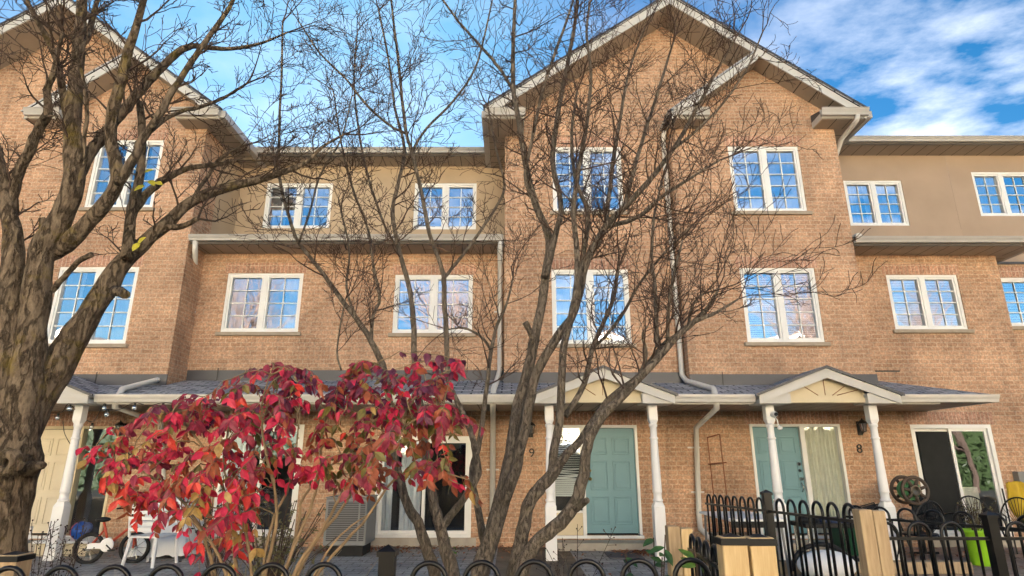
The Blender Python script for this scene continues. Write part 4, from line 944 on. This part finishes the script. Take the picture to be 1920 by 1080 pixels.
# play box with ball, white chairs
bx = root('storage_box', (-7.35, 10.9, 0), 'low white plastic play box under the red and blue ball', 'storage box')
MB().box(-7.8,-6.95,10.6,11.15,.006,.20).build('box_body', M['cream'], bx, bevel=.02); MB().box(-7.83,-6.92,10.57,11.18,.202,.24).build('box_lid', M['plastic_white'], bx, bevel=.01)
bc = Vector((-7.2, 10.75, .384)); br_ = .143
bl = root('play_ball', (bc.x, bc.y, .242), 'red and blue play ball resting on the white box behind the porch column', 'ball')
m = MB(); m.ball(bc, br_, 20, 14); m.build('ball_panel', pm('blue_rubber', (.02,.10,.42), .4, .1), bl, smooth=True)
m = MB(); vs = []; n = 12
for i in range(9):
    for j in range(n+1):
        a = math.pi*(.92+.42*i/8); b = math.pi*j/n; r_ = br_+.0012; vs.append((bc.x+r_*math.sin(b)*math.cos(a), bc.y+r_*math.sin(b)*math.sin(a), bc.z+r_*math.cos(b)))
m.add(vs, [(i*(n+1)+j, i*(n+1)+j+1, (i+1)*(n+1)+j+1, (i+1)*(n+1)+j) for i in range(8) for j in range(n)]); m.build('red_panel', pm('red_rubber', (.50,.03,.05), .4, .1), bl, smooth=True)
def plastic_chair(x, y, rz, label, sc_=1):
    r = root('plastic_chair', (x, y, 0), label, 'chair', 'white plastic chairs', local=True, rot=(0,0,rz)); r.scale = (sc_,)*3
    MB().box(-.24,.24,-.24,.24,.40,.43).build('seat', M['plastic_white'], r, bevel=.012)
    for sx in (-1,1):
        for sy in (-1,1):
            m = MB(); m.tube([(sx*.21,sy*.21,.40),(sx*.25,sy*.25,.005)], [.03,.022], 6); m.build('leg', M['plastic_white'], r)
        m = MB(); m.tube([(sx*.24,-.24,.42),(sx*.26,-.22,.62),(sx*.26,.2,.64),(sx*.22,.27,.62)], .022, 6); m.build('armrest', M['plastic_white'], r)
    m = MB(); m.tube([(-.22,.24,.42),(-.23,.30,.85),(-.18,.31,.9),(.18,.31,.9),(.23,.30,.85),(.22,.24,.42)], .02, 6); b = m.build('backrest', M['plastic_white'], r)
    for i in range(5):
        z = .5+i*.08; MB().box(-.21,.21,.255+.012*i,.275+.012*i,z,z+.045).build('slat', M['plastic_white'], b)
    return r
plastic_chair(-5.4, 9.75, R(170), 'white slatted plastic garden chair beside the child bicycle')
plastic_chair(-7.45, 9.55, R(200), 'white plastic chair standing between the big trunk and the porch column', .85)
cv = root('dust_cover', (-5.65, 10.7, 0), 'crumpled white cover over a heap behind the red bush', 'cover')
m = MB(); nn = 16; rg = random.Random(9)
vs = []; fs = []
for i in range(nn+1):
    for j in range(nn+1):
        a, b = i/nn*2-1, j/nn*2-1; d = max(abs(a), abs(b)); z = .95*(1-d**3.2)+.05+.05*math.sin(9*a+3*b)*(1-d)+rg.uniform(-.02,.02)
        vs.append((-5.65+a*(.45+.03*rg.random()), 10.7+b*.4, max(z, .01)))
for i in range(nn):
    for j in range(nn): q = i*(nn+1)+j; fs.append((q, q+nn+1, q+nn+2, q+1))
m.add(vs, fs); m.build('cover_cloth', M['plastic_white'], cv, smooth=True)
# string lights
sg = root('string_lights', P(130,765,10), 'string of clear bulbs looped along the porch gutter of number 10', 'string lights')
bulbs = [(70,770,9.9),(108,783,10.3),(130,766,9.95),(172,800,11),(196,765,9.9),(200,777,10.0),(252,764,9.9),(305,764,9.9),(356,755,9.9)]
pts = []
for i, (u, v, y) in enumerate(bulbs):
    pts.append(P(u, v-9, y)); 
    if i < len(bulbs)-1: u2, v2, y2 = bulbs[i+1]; pts.append((P(u, v-9, y)+P(u2, v2-9, y2))/2-Vector((0,0,.05)))
a, b = smooth(pts, [.006]*len(pts), 5); m = MB(); m.tube(a, b, 5); a, b = smooth([P(118,790,10.6),P(122,815,11),P(140,842,11.2),(P(160,838,10.9))], [.006]*4, 5); m.tube(a, b, 5); m.build('cable', M['black'], sg)
for (u, v, y) in bulbs:
    p = P(u, v, y); m = MB(); m.lathe([(.012,.07),(.02,.065),(.02,.03)], p, 8); s_ = m.build('socket', M['black'], sg)
    m = MB(); m.ball(p-Vector((0,0,.005)), .037, 10, 8); m.build('bulb', M['clearglass'], s_, smooth=True)
# security camera on the left column of number 8
p = Vector((4.31, 10.17, 2.24)); sc_ = root('security_camera', p, 'small white security camera fixed to the column top before the teal door of number 8', 'camera')
m = MB(); m.lathe([(.05,0),(.05,-.03),(.02,-.04)], p+Vector((.03,0,0)), 12, 'y'); m.ball(p+Vector((.03,-.06,.0)), .05, 12, 8); m.build('camera_body', M['plastic_white'], sc_, smooth=True)
m = MB(); m.lathe([(.03,0),(.03,-.012)], p+Vector((.03,-.105,-.005)), 12, 'y'); m.build('lens', M['blackmatt'], sc_)
m = MB(); m.tube([p+Vector((.05,-.02,-.04)), p+Vector((.08,-.02,-.1)), p+Vector((.085,-.02,-.17)), p+Vector((.10,-.03,-.19))], .009, 6); m.ball(p+Vector((.10,-.04,-.22)), .04, 10, 8, (1.1,1,.8)); m.build('cable', M['plastic_white'], sc_, smooth=True)
# trellis
tl = root('trellis', (3.9, 11.7, 0), 'narrow rust brown ladder trellis on the brick between a downspout and the teal door', 'trellis')
m = MB()
u0, u1 = XX(1332,870,11.68), XX(1356,870,11.68)
m.tube([(u0,11.6,0),(u0-.0,11.72,ZZ(820,11.7))], .011, 5); m.tube([(u1,11.6,0),(u1,11.72,ZZ(814,11.7))], .011, 5); m.tube([(u0,11.72,ZZ(820,11.7)),(u1,11.72,ZZ(814,11.7))], .011, 5); m.build('stile', M['copper'], tl)
MB().tube([(u0-.04,11.68,ZZ(870,11.68)),(u1+.06,11.67,ZZ(867,11.68))], .014, 5).build('rung', M['copper'], tl)
# table, barbecue, bin
tb = root('patio_table', (3.35, 9.3, 0), 'white topped folding table behind the fence left of the teal door of number 8', 'table')
MB().box(2.95,3.75,8.7,10.1,.70,.735).build('tabletop', M['plastic_white'], tb, bevel=.008)
for x in (3.02,3.68):
    for y in (8.8,10.0): m = MB(); m.tube([(x,y,.70),(x+(.04 if x > 3.3 else -.04),y,.005)], .016, 6); m.build('leg', M['acbox'], tb)
MB().box(2.98,3.72,8.72,8.75,.62,.70).build('apron', M['blackmatt'], tb)
cr_ = root('table_shadow_block', (3.35,9.6,0), 'black block put in for the dark shadow under the white topped table', 'shadow block')  # black block added in place of the table's shadow
MB().box(3.05,3.65,9.2,9.95,.006,.40).build('shadow_block_body', M['blackmatt'], cr_, bevel=.02); MB().box(3.03,3.67,9.18,9.97,.402,.44).build('shadow_block_top', M['black'], cr_, bevel=.01)
bq = root('barbecue', (4.35, 8.9, 0), 'low black barbecue cart with blue cloth on its shelf behind the side fence', 'barbecue')
MB().box(3.95,4.75,8.65,9.15,.62,.68).build('shelf', M['blackmatt'], bq, bevel=.01)
for x in (4.0,4.7):
    for y in (8.7,9.1): m = MB(); m.tube([(x,y,.62),(x,y,.01)], .018, 6); m.build('leg', M['steel'], bq)
m = MB(); m.ball((4.1,8.9,.70), .15, 14, 8, (1,1,.55)); m.build('kettle', M['blackmatt'], bq, smooth=True)
m = MB(); m.ball((4.45,8.88,.69), .17, 14, 8, (1.3,1,.35)); m.build('cloth', pm('navy_cloth', (.03,.045,.10), .9), bq, smooth=True)
MB().box(4.05,4.65,8.72,9.08,.2,.24).build('lower_shelf', M['blackmatt'], bq)
gb = root('garden_bin', (XX(1588,990,10.9), 10.9, 0), 'dark green low bin beside the curtained sidelight of number 8', 'bin')
x = XX(1588,990,10.9)
m = MB(); m.add([(x-.17,10.7,.006),(x+.17,10.7,.006),(x+.17,11.1,.006),(x-.17,11.1,.006),(x-.22,10.65,.50),(x+.22,10.65,.50),(x+.22,11.15,.50),(x-.22,11.15,.50)], [(0,3,2,1),(0,1,5,4),(1,2,6,5),(2,3,7,6),(3,0,4,7),(4,5,6,7)]); m.build('bin_body', pm('dark_green', (.012,.075,.035), .45, .2), gb)
MB().box(x-.24,x+.24,10.63,11.17,.502,.535).build('bin_rim', M['blackmatt'], gb, bevel=.01)
tg_ = MB(); tg_.box(3.45,6.3,8.95,9.13,.006,.16); tag(tg_.build('edging_timber', M['wood_grey'], bevel=.01), 'weathered timber edging along the patio of number 8 behind the fence', 'edging')
wb = root('white_sack', (XX(1550,1060,8.4), 8.4, 0), 'bulging white sack in a black frame behind the fence bars', 'sack')
x = XX(1550,1060,8.4); m = MB(); m.ball((x,8.4,.2), .3, 20, 12, (1.25,.7,.62)); m.build('sack_body', M['plastic_white'], wb, smooth=True)
m = MB(); n = 20; m.tube([(x+.4*math.cos(math.pi*k/n), 8.5, .12+.32*math.sin(math.pi*k/n)) for k in range(n+1)], .03, 8); m.build('sack_frame', M['blackmatt'], wb, smooth=True)
# ---------------------------------------------------------------- patio of number 8
hx, hy, hz = XX(1706,920,10.9), 10.9, ZZ(919,10.9)
hr = root('hose_reel', (hx, hy, 0), 'brown spoked hose reel with green hose beside the right porch column', 'hose reel')
rb = pm('brown_plastic', (.085,.06,.045), .5, .2)
def disc(y):
    m = MB(); n = 28; r = .215
    m.tube([(hx+r*math.cos(2*math.pi*k/n), y, hz+r*math.sin(2*math.pi*k/n)) for k in range(n+1)], .03, 8, cap=False)
    for k in range(7): a = 2*math.pi*k/7+.3; m.tube([(hx+.06*math.cos(a), y, hz+.06*math.sin(a)), (hx+r*math.cos(a), y, hz+r*math.sin(a))], [.034,.024], 6)
    m.build('reel_disc', rb, hr, smooth=True)
disc(hy-.14); disc(hy+.16)
MB().lathe([(.085,0),(.085,-.04),(.07,-.05)], (hx,hy-.13,hz), 18, 'y').build('hub', pm('tan_plastic', (.45,.36,.25), .5), hr, smooth=True)
m = MB(); a = [(hx+(.11+.02*((k//20) % 3))*math.cos(2*math.pi*k/20), hy-.1+.23*k/200, hz+(.11+.02*((k//20) % 3))*math.sin(2*math.pi*k/20)) for k in range(201)]; m.tube(a, .017, 6); m.build('hose', pm('green_hose', (.10,.30,.13), .45), hr, smooth=True)
m = MB(); m.tube([(hx+.05,hy+.02,hz-.2),(hx+.1,hy+.02,.01)], .025, 6); m.tube([(hx-.18,hy,.02),(hx+.3,hy,.02)], .02, 6); m.tube([(hx-.05,hy,hz-.24),(hx+.2,hy,hz-.24)], .02, 6); m.build('reel_stand', M['blackmatt'], hr)
def folded(x, y, lean, label):
    r = root('folded_chair', (x, y, 0), label, 'folding chair', 'folded chairs by the column', local=True, rot=(R(-12), R(lean), R(8)))
    m = MB(); m.tube([(-.23,0,.02),(-.23,0,.80),(.23,0,.80),(.23,0,.02)], .014, 6); m.tube([(-.23,0,.35),(.23,0,.35)], .012, 6); m.build('frame', M['black'], r)
    MB().box(-.215,.215,-.006,.006,.36,.785).build('sling', pm('grey_mesh', (.075,.07,.065), .8, .3, 30), r)
for i in range(3): folded(XX(1640,950,10.85)+.07*i, 10.75-.09*i, -12+2*i, ('grey mesh folding chair at the back of the folded stack by the column', 'grey mesh folding chair in the middle of the folded stack by the column', 'grey mesh folding chair at the front of the folded stack by the column')[i])
def garden_chair(x, y, rz, label, mesh):
    r = root('garden_chair', (x, y, 0), label, 'garden chair', 'black metal garden chairs', local=True, rot=(0,0,rz))
    m = MB(); arc = [(-.27*math.cos(math.pi*k/16), .22+.10*math.sin(math.pi*k/16), .45+.47*math.sin(math.pi*k/16)**.75) for k in range(17)]
    m.tube(arc, .013, 6); b = m.build('backrest', M['black'], r, smooth=True)
    m = MB()
    for k in range(2, 15): m.tube([(.02*(k-8)/6,.22,.46), arc[k]], .005, 4)
    m.build('back_wire', M['black'], b)
    if mesh:
        m = MB(); m.add([(0,.235,.46)]+[(p[0]*.97, p[1]+.004, p[2]*.985) for p in arc], [(0,i,i+1) for i in range(1,17)]); m.build('back_mesh', pm('black_mesh', (.03,.03,.03), .8), b)
    m = MB(); m.lathe([(.25,0),(.26,.01),(.25,.025)], (0,0,.43), 20); m.build('seat', M['black'], r)
    for sx in (-1,1):
        for sy in (-1,1): m = MB(); m.tube([(sx*.18,sy*.17,.43),(sx*.21,sy*.2,.2),(sx*.25,sy*.24,.01)], .012, 6); m.build('leg', M['black'], r, smooth=True)
        m = MB(); m.tube([(sx*.26,.22,.62),(sx*.29,.05,.66),(sx*.28,-.15,.64),(sx*.25,-.2,.5),(sx*.22,-.18,.43)], .012, 6); m.build('armrest', M['black'], r, smooth=True)
garden_chair(XX(1765,990,10.6), 10.6, R(12), 'black garden chair with dark mesh back before the left patio door pane', True)
garden_chair(XX(1845,990,10.6), 10.6, R(-14), 'black garden chair with open fan wire back before the right patio door pane', False)
garden_chair(XX(1722,1000,9.7), 9.7, R(190), 'black garden chair turned away just behind the angled fence panel', False)
garden_chair(XX(1905,1000,10.3), 10.3, R(-60), 'black garden chair by the yellow cover, seen side on', False)
px_, py_ = XX(1838,1035,9.75), 9.75
lp = root('planter', (px_, py_, 0), 'bright lime green pot holding a dry bushy plant', 'planter')
MB().lathe([(.15,.006),(.155,.02),(.20,.46),(.215,.47),(.215,.50),(.19,.50),(.18,.44)], (px_,py_,0), 24).build('pot', pm('lime_plastic', (.30,.62,.03), .35, .08, 3), lp, smooth=True)
m = MB(); s_ = MB(); rg = random.Random(3)
for i in range(30):
    a = rg.uniform(0,6.28); q = Vector((px_+.05*math.cos(a), py_+.05*math.sin(a), .46)); d = Vector((rg.gauss(0,.35), rg.gauss(0,.35), 1)).normalized(); e = q+d*rg.uniform(.25,.55); s_.tube([q, (q+e)/2+Vector((rg.gauss(0,.02),0,0)), e], .004, 3)
    for j in range(9): m.cur = 0; leaf(m, q+(e-q)*rg.uniform(.35,1), Vector((rg.gauss(0,1), rg.gauss(0,1), rg.gauss(.2,.6))), Vector((0,0,1)), rg.uniform(.03,.06), .03)
s_.build('stem', M['twig2'], lp); m.build('leaves', leafmat('dry_green_leaf', (.24,.22,.09), (.15,.13,.05)), lp)
yx = XX(1924,930,10.6); yc = root('yellow_cover', (yx, 10.6, 0), 'bright yellow cloth draped over a seat at the right edge', 'cover')
m = MB(); nn = 14; vs = []; fs = []
for i in range(nn+1):
    for j in range(nn+1):
        a, b = i/nn, j/nn*2-1; vs.append((yx+b*(.20+.1*a)+.02*math.sin(8*a), 10.75-.35*a*a+.03*math.sin(7*b+3*a), 1.12-.62*a+.05*(1-b*b)+.012*math.sin(20*b)))
for i in range(nn):
    for j in range(nn): q = i*(nn+1)+j; fs.append((q, q+1, q+nn+2, q+nn+1))
m.add(vs, fs); o = m.build('cover_cloth', pm('yellow_cloth', (.55,.36,.02), .6, .1), yc, smooth=True); sm = o.modifiers.new('t', 'SOLIDIFY'); sm.thickness = .03
m = MB(); m.tube([(yx-.22,10.8,1.05),(yx-.24,10.75,.02)], .014, 6); m.tube([(yx+.2,10.8,1.05),(yx+.22,10.75,.02)], .014, 6); m.build('leg', M['black'], yc)
# ---------------------------------------------------------------- small plants
def leafy_plant(name, x, y, n, h, spread, ll, mat, label, cat, stem='twig2', seed=1, up=.6):
    rg = random.Random(seed); r = root(name, (x, y, 0), label, cat); a, b = MB(), MB()
    for i in range(n):
        d = Vector((rg.gauss(0,spread), rg.gauss(0,spread), 1)).normalized(); q = Vector((x+rg.gauss(0,.04), y+rg.gauss(0,.04), 0)); e = q+d*h*rg.uniform(.6,1.1); mid = (q+e)/2+Vector((0,0,.06)); a.tube([q, mid, e], .005, 4)
        for j in range(8):
            t = rg.uniform(.35,1); p = q*(1-t)**2+mid*2*t*(1-t)+e*t*t
            leaf(b, p, Vector((rg.gauss(0,1), rg.gauss(0,.8), rg.gauss(0,.5))), Vector((0,-.6,.8)), ll*rg.uniform(.6,1.2), ll*.5)
    a.build('stem', M[stem], r); b.build('foliage', mat, r); return r
gl = leafmat('green_leaf', (.06,.16,.045), (.04,.10,.03)); gl2 = leafmat('bright_leaf', (.16,.28,.05), (.09,.18,.03)); ol = leafmat('olive_shrub_leaf', (.21,.19,.075), (.13,.12,.045))
leafy_plant('vine_plant', XX(1215,1060,4.6), 4.6, 9, .95, .22, .11, gl, 'broad leaved green vine below the right porch column of number 9', 'plant', seed=4)
leafy_plant('vine_plant', XX(1330,1070,3.1), 3.1, 8, 1.04, .09, .09, gl2, 'bright green leafy shoots around the left capped timber post', 'plant', seed=6)
leafy_plant('olive_shrub', XX(520,960,7.2), 7.2, 60, 1.05, .42, .055, ol, 'pale olive twiggy shrub seen through the lower stems of the red bush', 'shrub', seed=8)
leafy_plant('dark_shrub', XX(425,880,8.4), 8.4, 26, 1.5, .26, .07, leafmat('dark_green_leaf', (.035,.05,.02), (.02,.03,.014)), 'dark green shrub behind the crimson leaves of the red bush', 'shrub', seed=12)
leafy_plant('small_plant', XX(845,985,8.6), 8.6, 4, .62, .15, .06, gl2, 'small yellow green sprig beside the slim tree stems', 'plant', seed=13)
# wispy weeds
wd = MB(); rg = random.Random(15)
for i in range(380):
    u = rg.uniform(285,640); x = XX(u,1075,4.6)+rg.gauss(0,.1); y = 4.6+rg.uniform(-.7,1.4); h = rg.uniform(.35,.72)*(1 if u < 560 else .8)
    d = Vector((rg.gauss(0,.28), rg.gauss(0,.28), 1)); p = Vector((x,y,0)); q = p+d*h*.6; e = p+d*h+Vector((rg.gauss(0,.12), rg.gauss(0,.12), -.05))
    wd.cur = rg.choice((0,0,1)); wd.tube([p,q,e], [.004,.0032,.0018], 3, cap=False)
tag(wd.build('dry_grass', [pm('straw', (.46,.36,.19), .9, .4, 20), pm('brown_straw', (.24,.16,.08), .9, .4, 20)]), 'tangle of straw coloured dry grass around the foot of the red bush', 'dry grass', kind='stuff')
def weed(u, v0, v1, Y, label, seed):
    rg = random.Random(seed); p = P(u, v0, Y); p.z = 0; top = ZZ(v1, Y); r = root('dry_weed', p, label, 'weed', 'thin dry weeds'); m, s = MB(), MB()
    for i in range(7):
        q = p+Vector((rg.gauss(0,.02), rg.gauss(0,.02), 0)); e = p+Vector((rg.gauss(0,.16), rg.gauss(0,.1), top*rg.uniform(.75,1))); mm = (q+e)/2+Vector((rg.gauss(0,.03),0,0)); m.tube([q,mm,e], .003, 3)
        for j in range(10):
            t = rg.uniform(.5,1); a = mm+(e-mm)*(2*t-1); b = a+Vector((rg.gauss(0,.05), rg.gauss(0,.05), rg.uniform(0,.07))); m.cur = 0; m.tube([a,b], .0018, 3); m.cur = 1; m.ball(b, .007, 5, 4); m.cur = 0
    m.build('seeded_stem', [M['twig2'], M['twig']], r)
weed(80, 1080, 975, 5.2, 'thin dry weed with dark seed heads between trunk and porch column', 3); weed(118, 1080, 970, 5.6, 'thin dry weed rising before the white porch column base of number 10', 5); weed(1063, 1075, 985, 6, 'single thin dry weed right of the crooked grey stems', 7)
# ---------------------------------------------------------------- the sunlit row across the street (seen in the window panes)
yb = pm('yellow_brick_far', (.80,.68,.48), .9, .1, 2); rf = pm('brown_roof_far', (.16,.12,.10), .9); dk = pm('far_window', (.05,.06,.08), .2)
for i in range(6):
    x = -30+i*12.2; yy = -17; h0 = 7.2; hp_ = 9.8
    r = root('opposite_house', (x, yy, 0), 'sunlit yellow gabled house across the street, reflected in the panes, %s' % ('far left','left','left of centre','right of centre','right','far right')[i], 'house', 'houses across the street')
    m = MB(); m.add([(x-6,yy,0),(x+6,yy,0),(x+6,yy,h0),(x,yy,hp_),(x-6,yy,h0),(x-6,yy-9,0),(x+6,yy-9,0),(x+6,yy-9,h0),(x,yy-9,hp_),(x-6,yy-9,h0)], [(0,1,2,3,4)[::-1],(5,6,7,8,9),(0,4,9,5),(1,6,7,2)]); m.build('wall', yb, r)
    for s in (-1,1):
        q = [(x,hp_+.02),(x+s*6.15,h0-.07),(x+s*6.15,h0+.1),(x,hp_+.2)]; MB().prism(q if s > 0 else q[::-1], yy-9.3, yy+.5).build('roof', rf, r)
        q = [(x,hp_-.22),(x+s*6.15,h0-.32),(x+s*6.15,h0-.08),(x,hp_+.015)]; MB().prism(q if s > 0 else q[::-1], yy+.45, yy+.52).build('rake_board', M['white'], r)
    for wx in (-3,0,3):
        for wz in (1.2,4.2):
            MB().box(x+wx-.8,x+wx+.8,yy+.01,yy+.06,wz,wz+1.6).build('window', M['white'], r); MB().box(x+wx-.7,x+wx+.7,yy+.062,yy+.07,wz+.1,wz+1.5).build('pane', dk, bpy.data.objects[[o.name for o in r.children][-1]])

hg = root('hedge', (0,-12.6,0), 'long evergreen hedge added across the street to darken the patio door panes', 'hedge')  # unseen hedge, added so the sunlit houses do not white out the door panes
m = MB(); rg = random.Random(31); m.box(-36,-9,-13.6,-12.9,0,3.4); m.box(-9,9,-13.6,-12.9,0,2.0); m.box(9,36,-13.6,-12.9,0,3.4)
for i in range(14000):
    x = rg.uniform(-36,36); top = (3.9 if abs(x) > 9 else 2.4)+.7*math.sin(x*.9)+.4*math.sin(x*2.3+1); z = rg.uniform(0, top); leaf(m, Vector((x, -12.8+rg.gauss(0,.25)-.3*z/4, z)), Vector((rg.gauss(0,1), rg.gauss(.4,.6), rg.gauss(0,.7))), Vector((0,.6,.8)), rg.uniform(.15,.32), .16)
m.build('foliage', leafmat('hedge_leaf', (.055,.085,.03), (.03,.05,.018)), hg)

# bare street trees behind the photographer: their branches show in the panes
T = Tree(51)
base = Vector((0,0,0))
def sgrow(p, d, L, r, lev):
    rg = T.rg; pts = [p]; n = 6
    for i in range(n): d = (d+Vector((rg.gauss(0,.12), rg.gauss(0,.12), rg.gauss(.04,.08)))).normalized(); pts.append(pts[-1]+d*L/n)
    T.tr.tube(pts, [r*(1-.55*i/n) for i in range(n+1)], 7 if lev > 1 else 4, cap=False)
    if lev:
        for i in range(2, n+1):
            for q in range(2 if lev > 2 else 1+(i > 3)):
                ax = Vector((rg.gauss(0,1), rg.gauss(0,1), rg.gauss(.2,.4))).normalized(); sgrow(pts[i], (d+ax*.8).normalized(), L*rg.uniform(.45,.7), r*(1-.55*i/n)*.6, lev-1)
sgrow(base, Vector((0,0,1)), 6.5, .2, 4)
st_ = root('street_tree', (-4.5,-8.5,0), 'bare street tree behind the photographer, reflected in the middle panes', 'tree', 'street trees across the road', local=True)
T.tr.build('trunk', M['twig2'], st_)
for x, y, a, s, lb in ((15,-8.5,1.2,1,'right'), (-15,-9,2.6,1.05,'left'), (24,-9,4,.95,'far right')):
    c = dup(st_); c.location = (x,y,0); c.rotation_euler = (0,0,a); c.scale = (s,)*3; c['label'] = 'bare street tree behind the photographer, reflected in the %s panes' % lb
SKYV, SKYS, SUNE, SUNA, EXPO = .235, .05, 5.0, .5, 4.3
VEIL = (.62, 1.42, 1.90); CLOUD = (1.6, 1.67, 1.84)
# ---------------------------------------------------------------- light, sky, camera
SUN_EL, SUN_AZ = R(13), R(-14)          # low sun behind the row: the facade stands in its own shade
w = bpy.data.worlds.new('World'); sc.world = w; w.use_nodes = True
nt = w.node_tree; bg = nt.nodes['Background']
sky = nt.nodes.new('ShaderNodeTexSky'); sky.sky_type = 'NISHITA'; sky.sun_disc = False
sky.sun_elevation = SUN_EL; sky.sun_rotation = SUN_AZ; sky.air_density = 1.0; sky.dust_density = .4; sky.ozone_density = 2.5
hs = N(nt, 'ShaderNodeHueSaturation'); hs.inputs['Saturation'].default_value = 1.38; hs.inputs['Value'].default_value = SKYV
nt.links.new(sky.outputs[0], hs.inputs['Color'])
tc = nt.nodes.new('ShaderNodeTexCoord'); d = tc.outputs['Generated']
sp = nt.nodes.new('ShaderNodeSeparateXYZ'); nt.links.new(d, sp.inputs[0])
# clouds on a flat layer: direction / height
mz = N(nt, 'ShaderNodeMath', operation='MAXIMUM'); nt.links.new(sp.outputs[2], mz.inputs[0]); mz.inputs[1].default_value = .06
cx = N(nt, 'ShaderNodeVectorMath', operation='SCALE'); nt.links.new(d, cx.inputs[0])
iv = N(nt, 'ShaderNodeMath', operation='DIVIDE'); iv.inputs[0].default_value = 1; nt.links.new(mz.outputs[0], iv.inputs[1]); nt.links.new(iv.outputs[0], cx.inputs['Scale'])
mp = nt.nodes.new('ShaderNodeMapping'); nt.links.new(cx.outputs[0], mp.inputs[0]); mp.inputs['Location'].default_value = (2.3, 1.1, 0); mp.inputs['Scale'].default_value = (1, 1.25, 0)
nz = N(nt, 'ShaderNodeTexNoise'); nt.links.new(mp.outputs[0], nz.inputs['Vector']); nz.inputs['Scale'].default_value = 3.2; nz.inputs['Detail'].default_value = 9; nz.inputs['Roughness'].default_value = .6
nb = N(nt, 'ShaderNodeTexNoise'); nt.links.new(mp.outputs[0], nb.inputs['Vector']); nb.inputs['Scale'].default_value = .8; nb.inputs['Detail'].default_value = 3
ad = N(nt, 'ShaderNodeMath', operation='MULTIPLY_ADD'); nt.links.new(nz.outputs[0], ad.inputs[0]); ad.inputs[1].default_value = .6
m2 = N(nt, 'ShaderNodeMath', operation='MULTIPLY'); nt.links.new(nb.outputs[0], m2.inputs[0]); m2.inputs[1].default_value = .4; nt.links.new(m2.outputs[0], ad.inputs[2])
cf = ramp(nt, ad.outputs[0], .44, .70)
# a bank of cloud to the right of the houses, thin veil to the left of them
def bank(vec, c0, c1):
    n = N(nt, 'ShaderNodeVectorMath', operation='DOT_PRODUCT'); nt.links.new(d, n.inputs[0]); n.inputs[1].default_value = Vector(vec).normalized()
    return ramp(nt, n.outputs['Value'], c0, c1)
b1 = bank((.9, .95, .38), .86, .97); 
f1 = N(nt, 'ShaderNodeMath', operation='MULTIPLY'); nt.links.new(cf, f1.inputs[0])
gen = N(nt, 'ShaderNodeMath', operation='MULTIPLY_ADD'); nt.links.new(b1, gen.inputs[0]); gen.inputs[1].default_value = .72; gen.inputs[2].default_value = .24
nt.links.new(gen.outputs[0], f1.inputs[1])
b3 = bank((.2, -1, .35), .75, .97); g3 = N(nt, 'ShaderNodeMath', operation='MULTIPLY_ADD'); nt.links.new(b3, g3.inputs[0]); g3.inputs[1].default_value = .5; nt.links.new(gen.outputs[0], g3.inputs[2]); nt.links.new(g3.outputs[0], f1.inputs[1])  # unseen cloud bank behind the camera, added to lighten the window reflections
b2 = bank((-.35, 1, .68), .90, .985)
veil = N(nt, 'ShaderNodeMath', operation='MULTIPLY'); nt.links.new(b2, veil.inputs[0]); veil.inputs[1].default_value = .30
c1 = mixc(nt, veil.outputs[0], hs.outputs[0], VEIL)
c2 = mixc(nt, f1.outputs[0], c1, CLOUD)
nt.links.new(c2, bg.inputs['Color']); bg.inputs['Strength'].default_value = SKYS
sl = bpy.data.lights.new('sun', 'SUN'); sl.energy = SUNE; sl.angle = R(SUNA); sl.color = (1, .94, .86)
so = bpy.data.objects.new('sun', sl); col.objects.link(so)
dv = Vector((math.sin(SUN_AZ)*math.cos(SUN_EL), math.cos(SUN_AZ)*math.cos(SUN_EL), math.sin(SUN_EL)))
so.rotation_euler = dv.to_track_quat('Z', 'Y').to_euler(); so.location = (0, -5, 30)
cd = bpy.data.cameras.new('camera'); cd.sensor_width = 36; cd.lens = 36*F/1920; cd.clip_end = 2000; cd.clip_start = .05
co = bpy.data.objects.new('camera', cd); col.objects.link(co); co.location = (0, 0, EYE); co.rotation_euler = (math.pi/2+PITCH, 0, 0); sc.camera = co
sc.view_settings.view_transform = 'Standard'; sc.view_settings.look = 'None'; sc.view_settings.exposure = EXPO; sc.view_settings.gamma = 1; sc.view_settings.use_curve_mapping = False
sc.cycles.max_bounces = 6; sc.cycles.transparent_max_bounces = 12; sc.cycles.caustics_reflective = False; sc.cycles.caustics_refractive = False
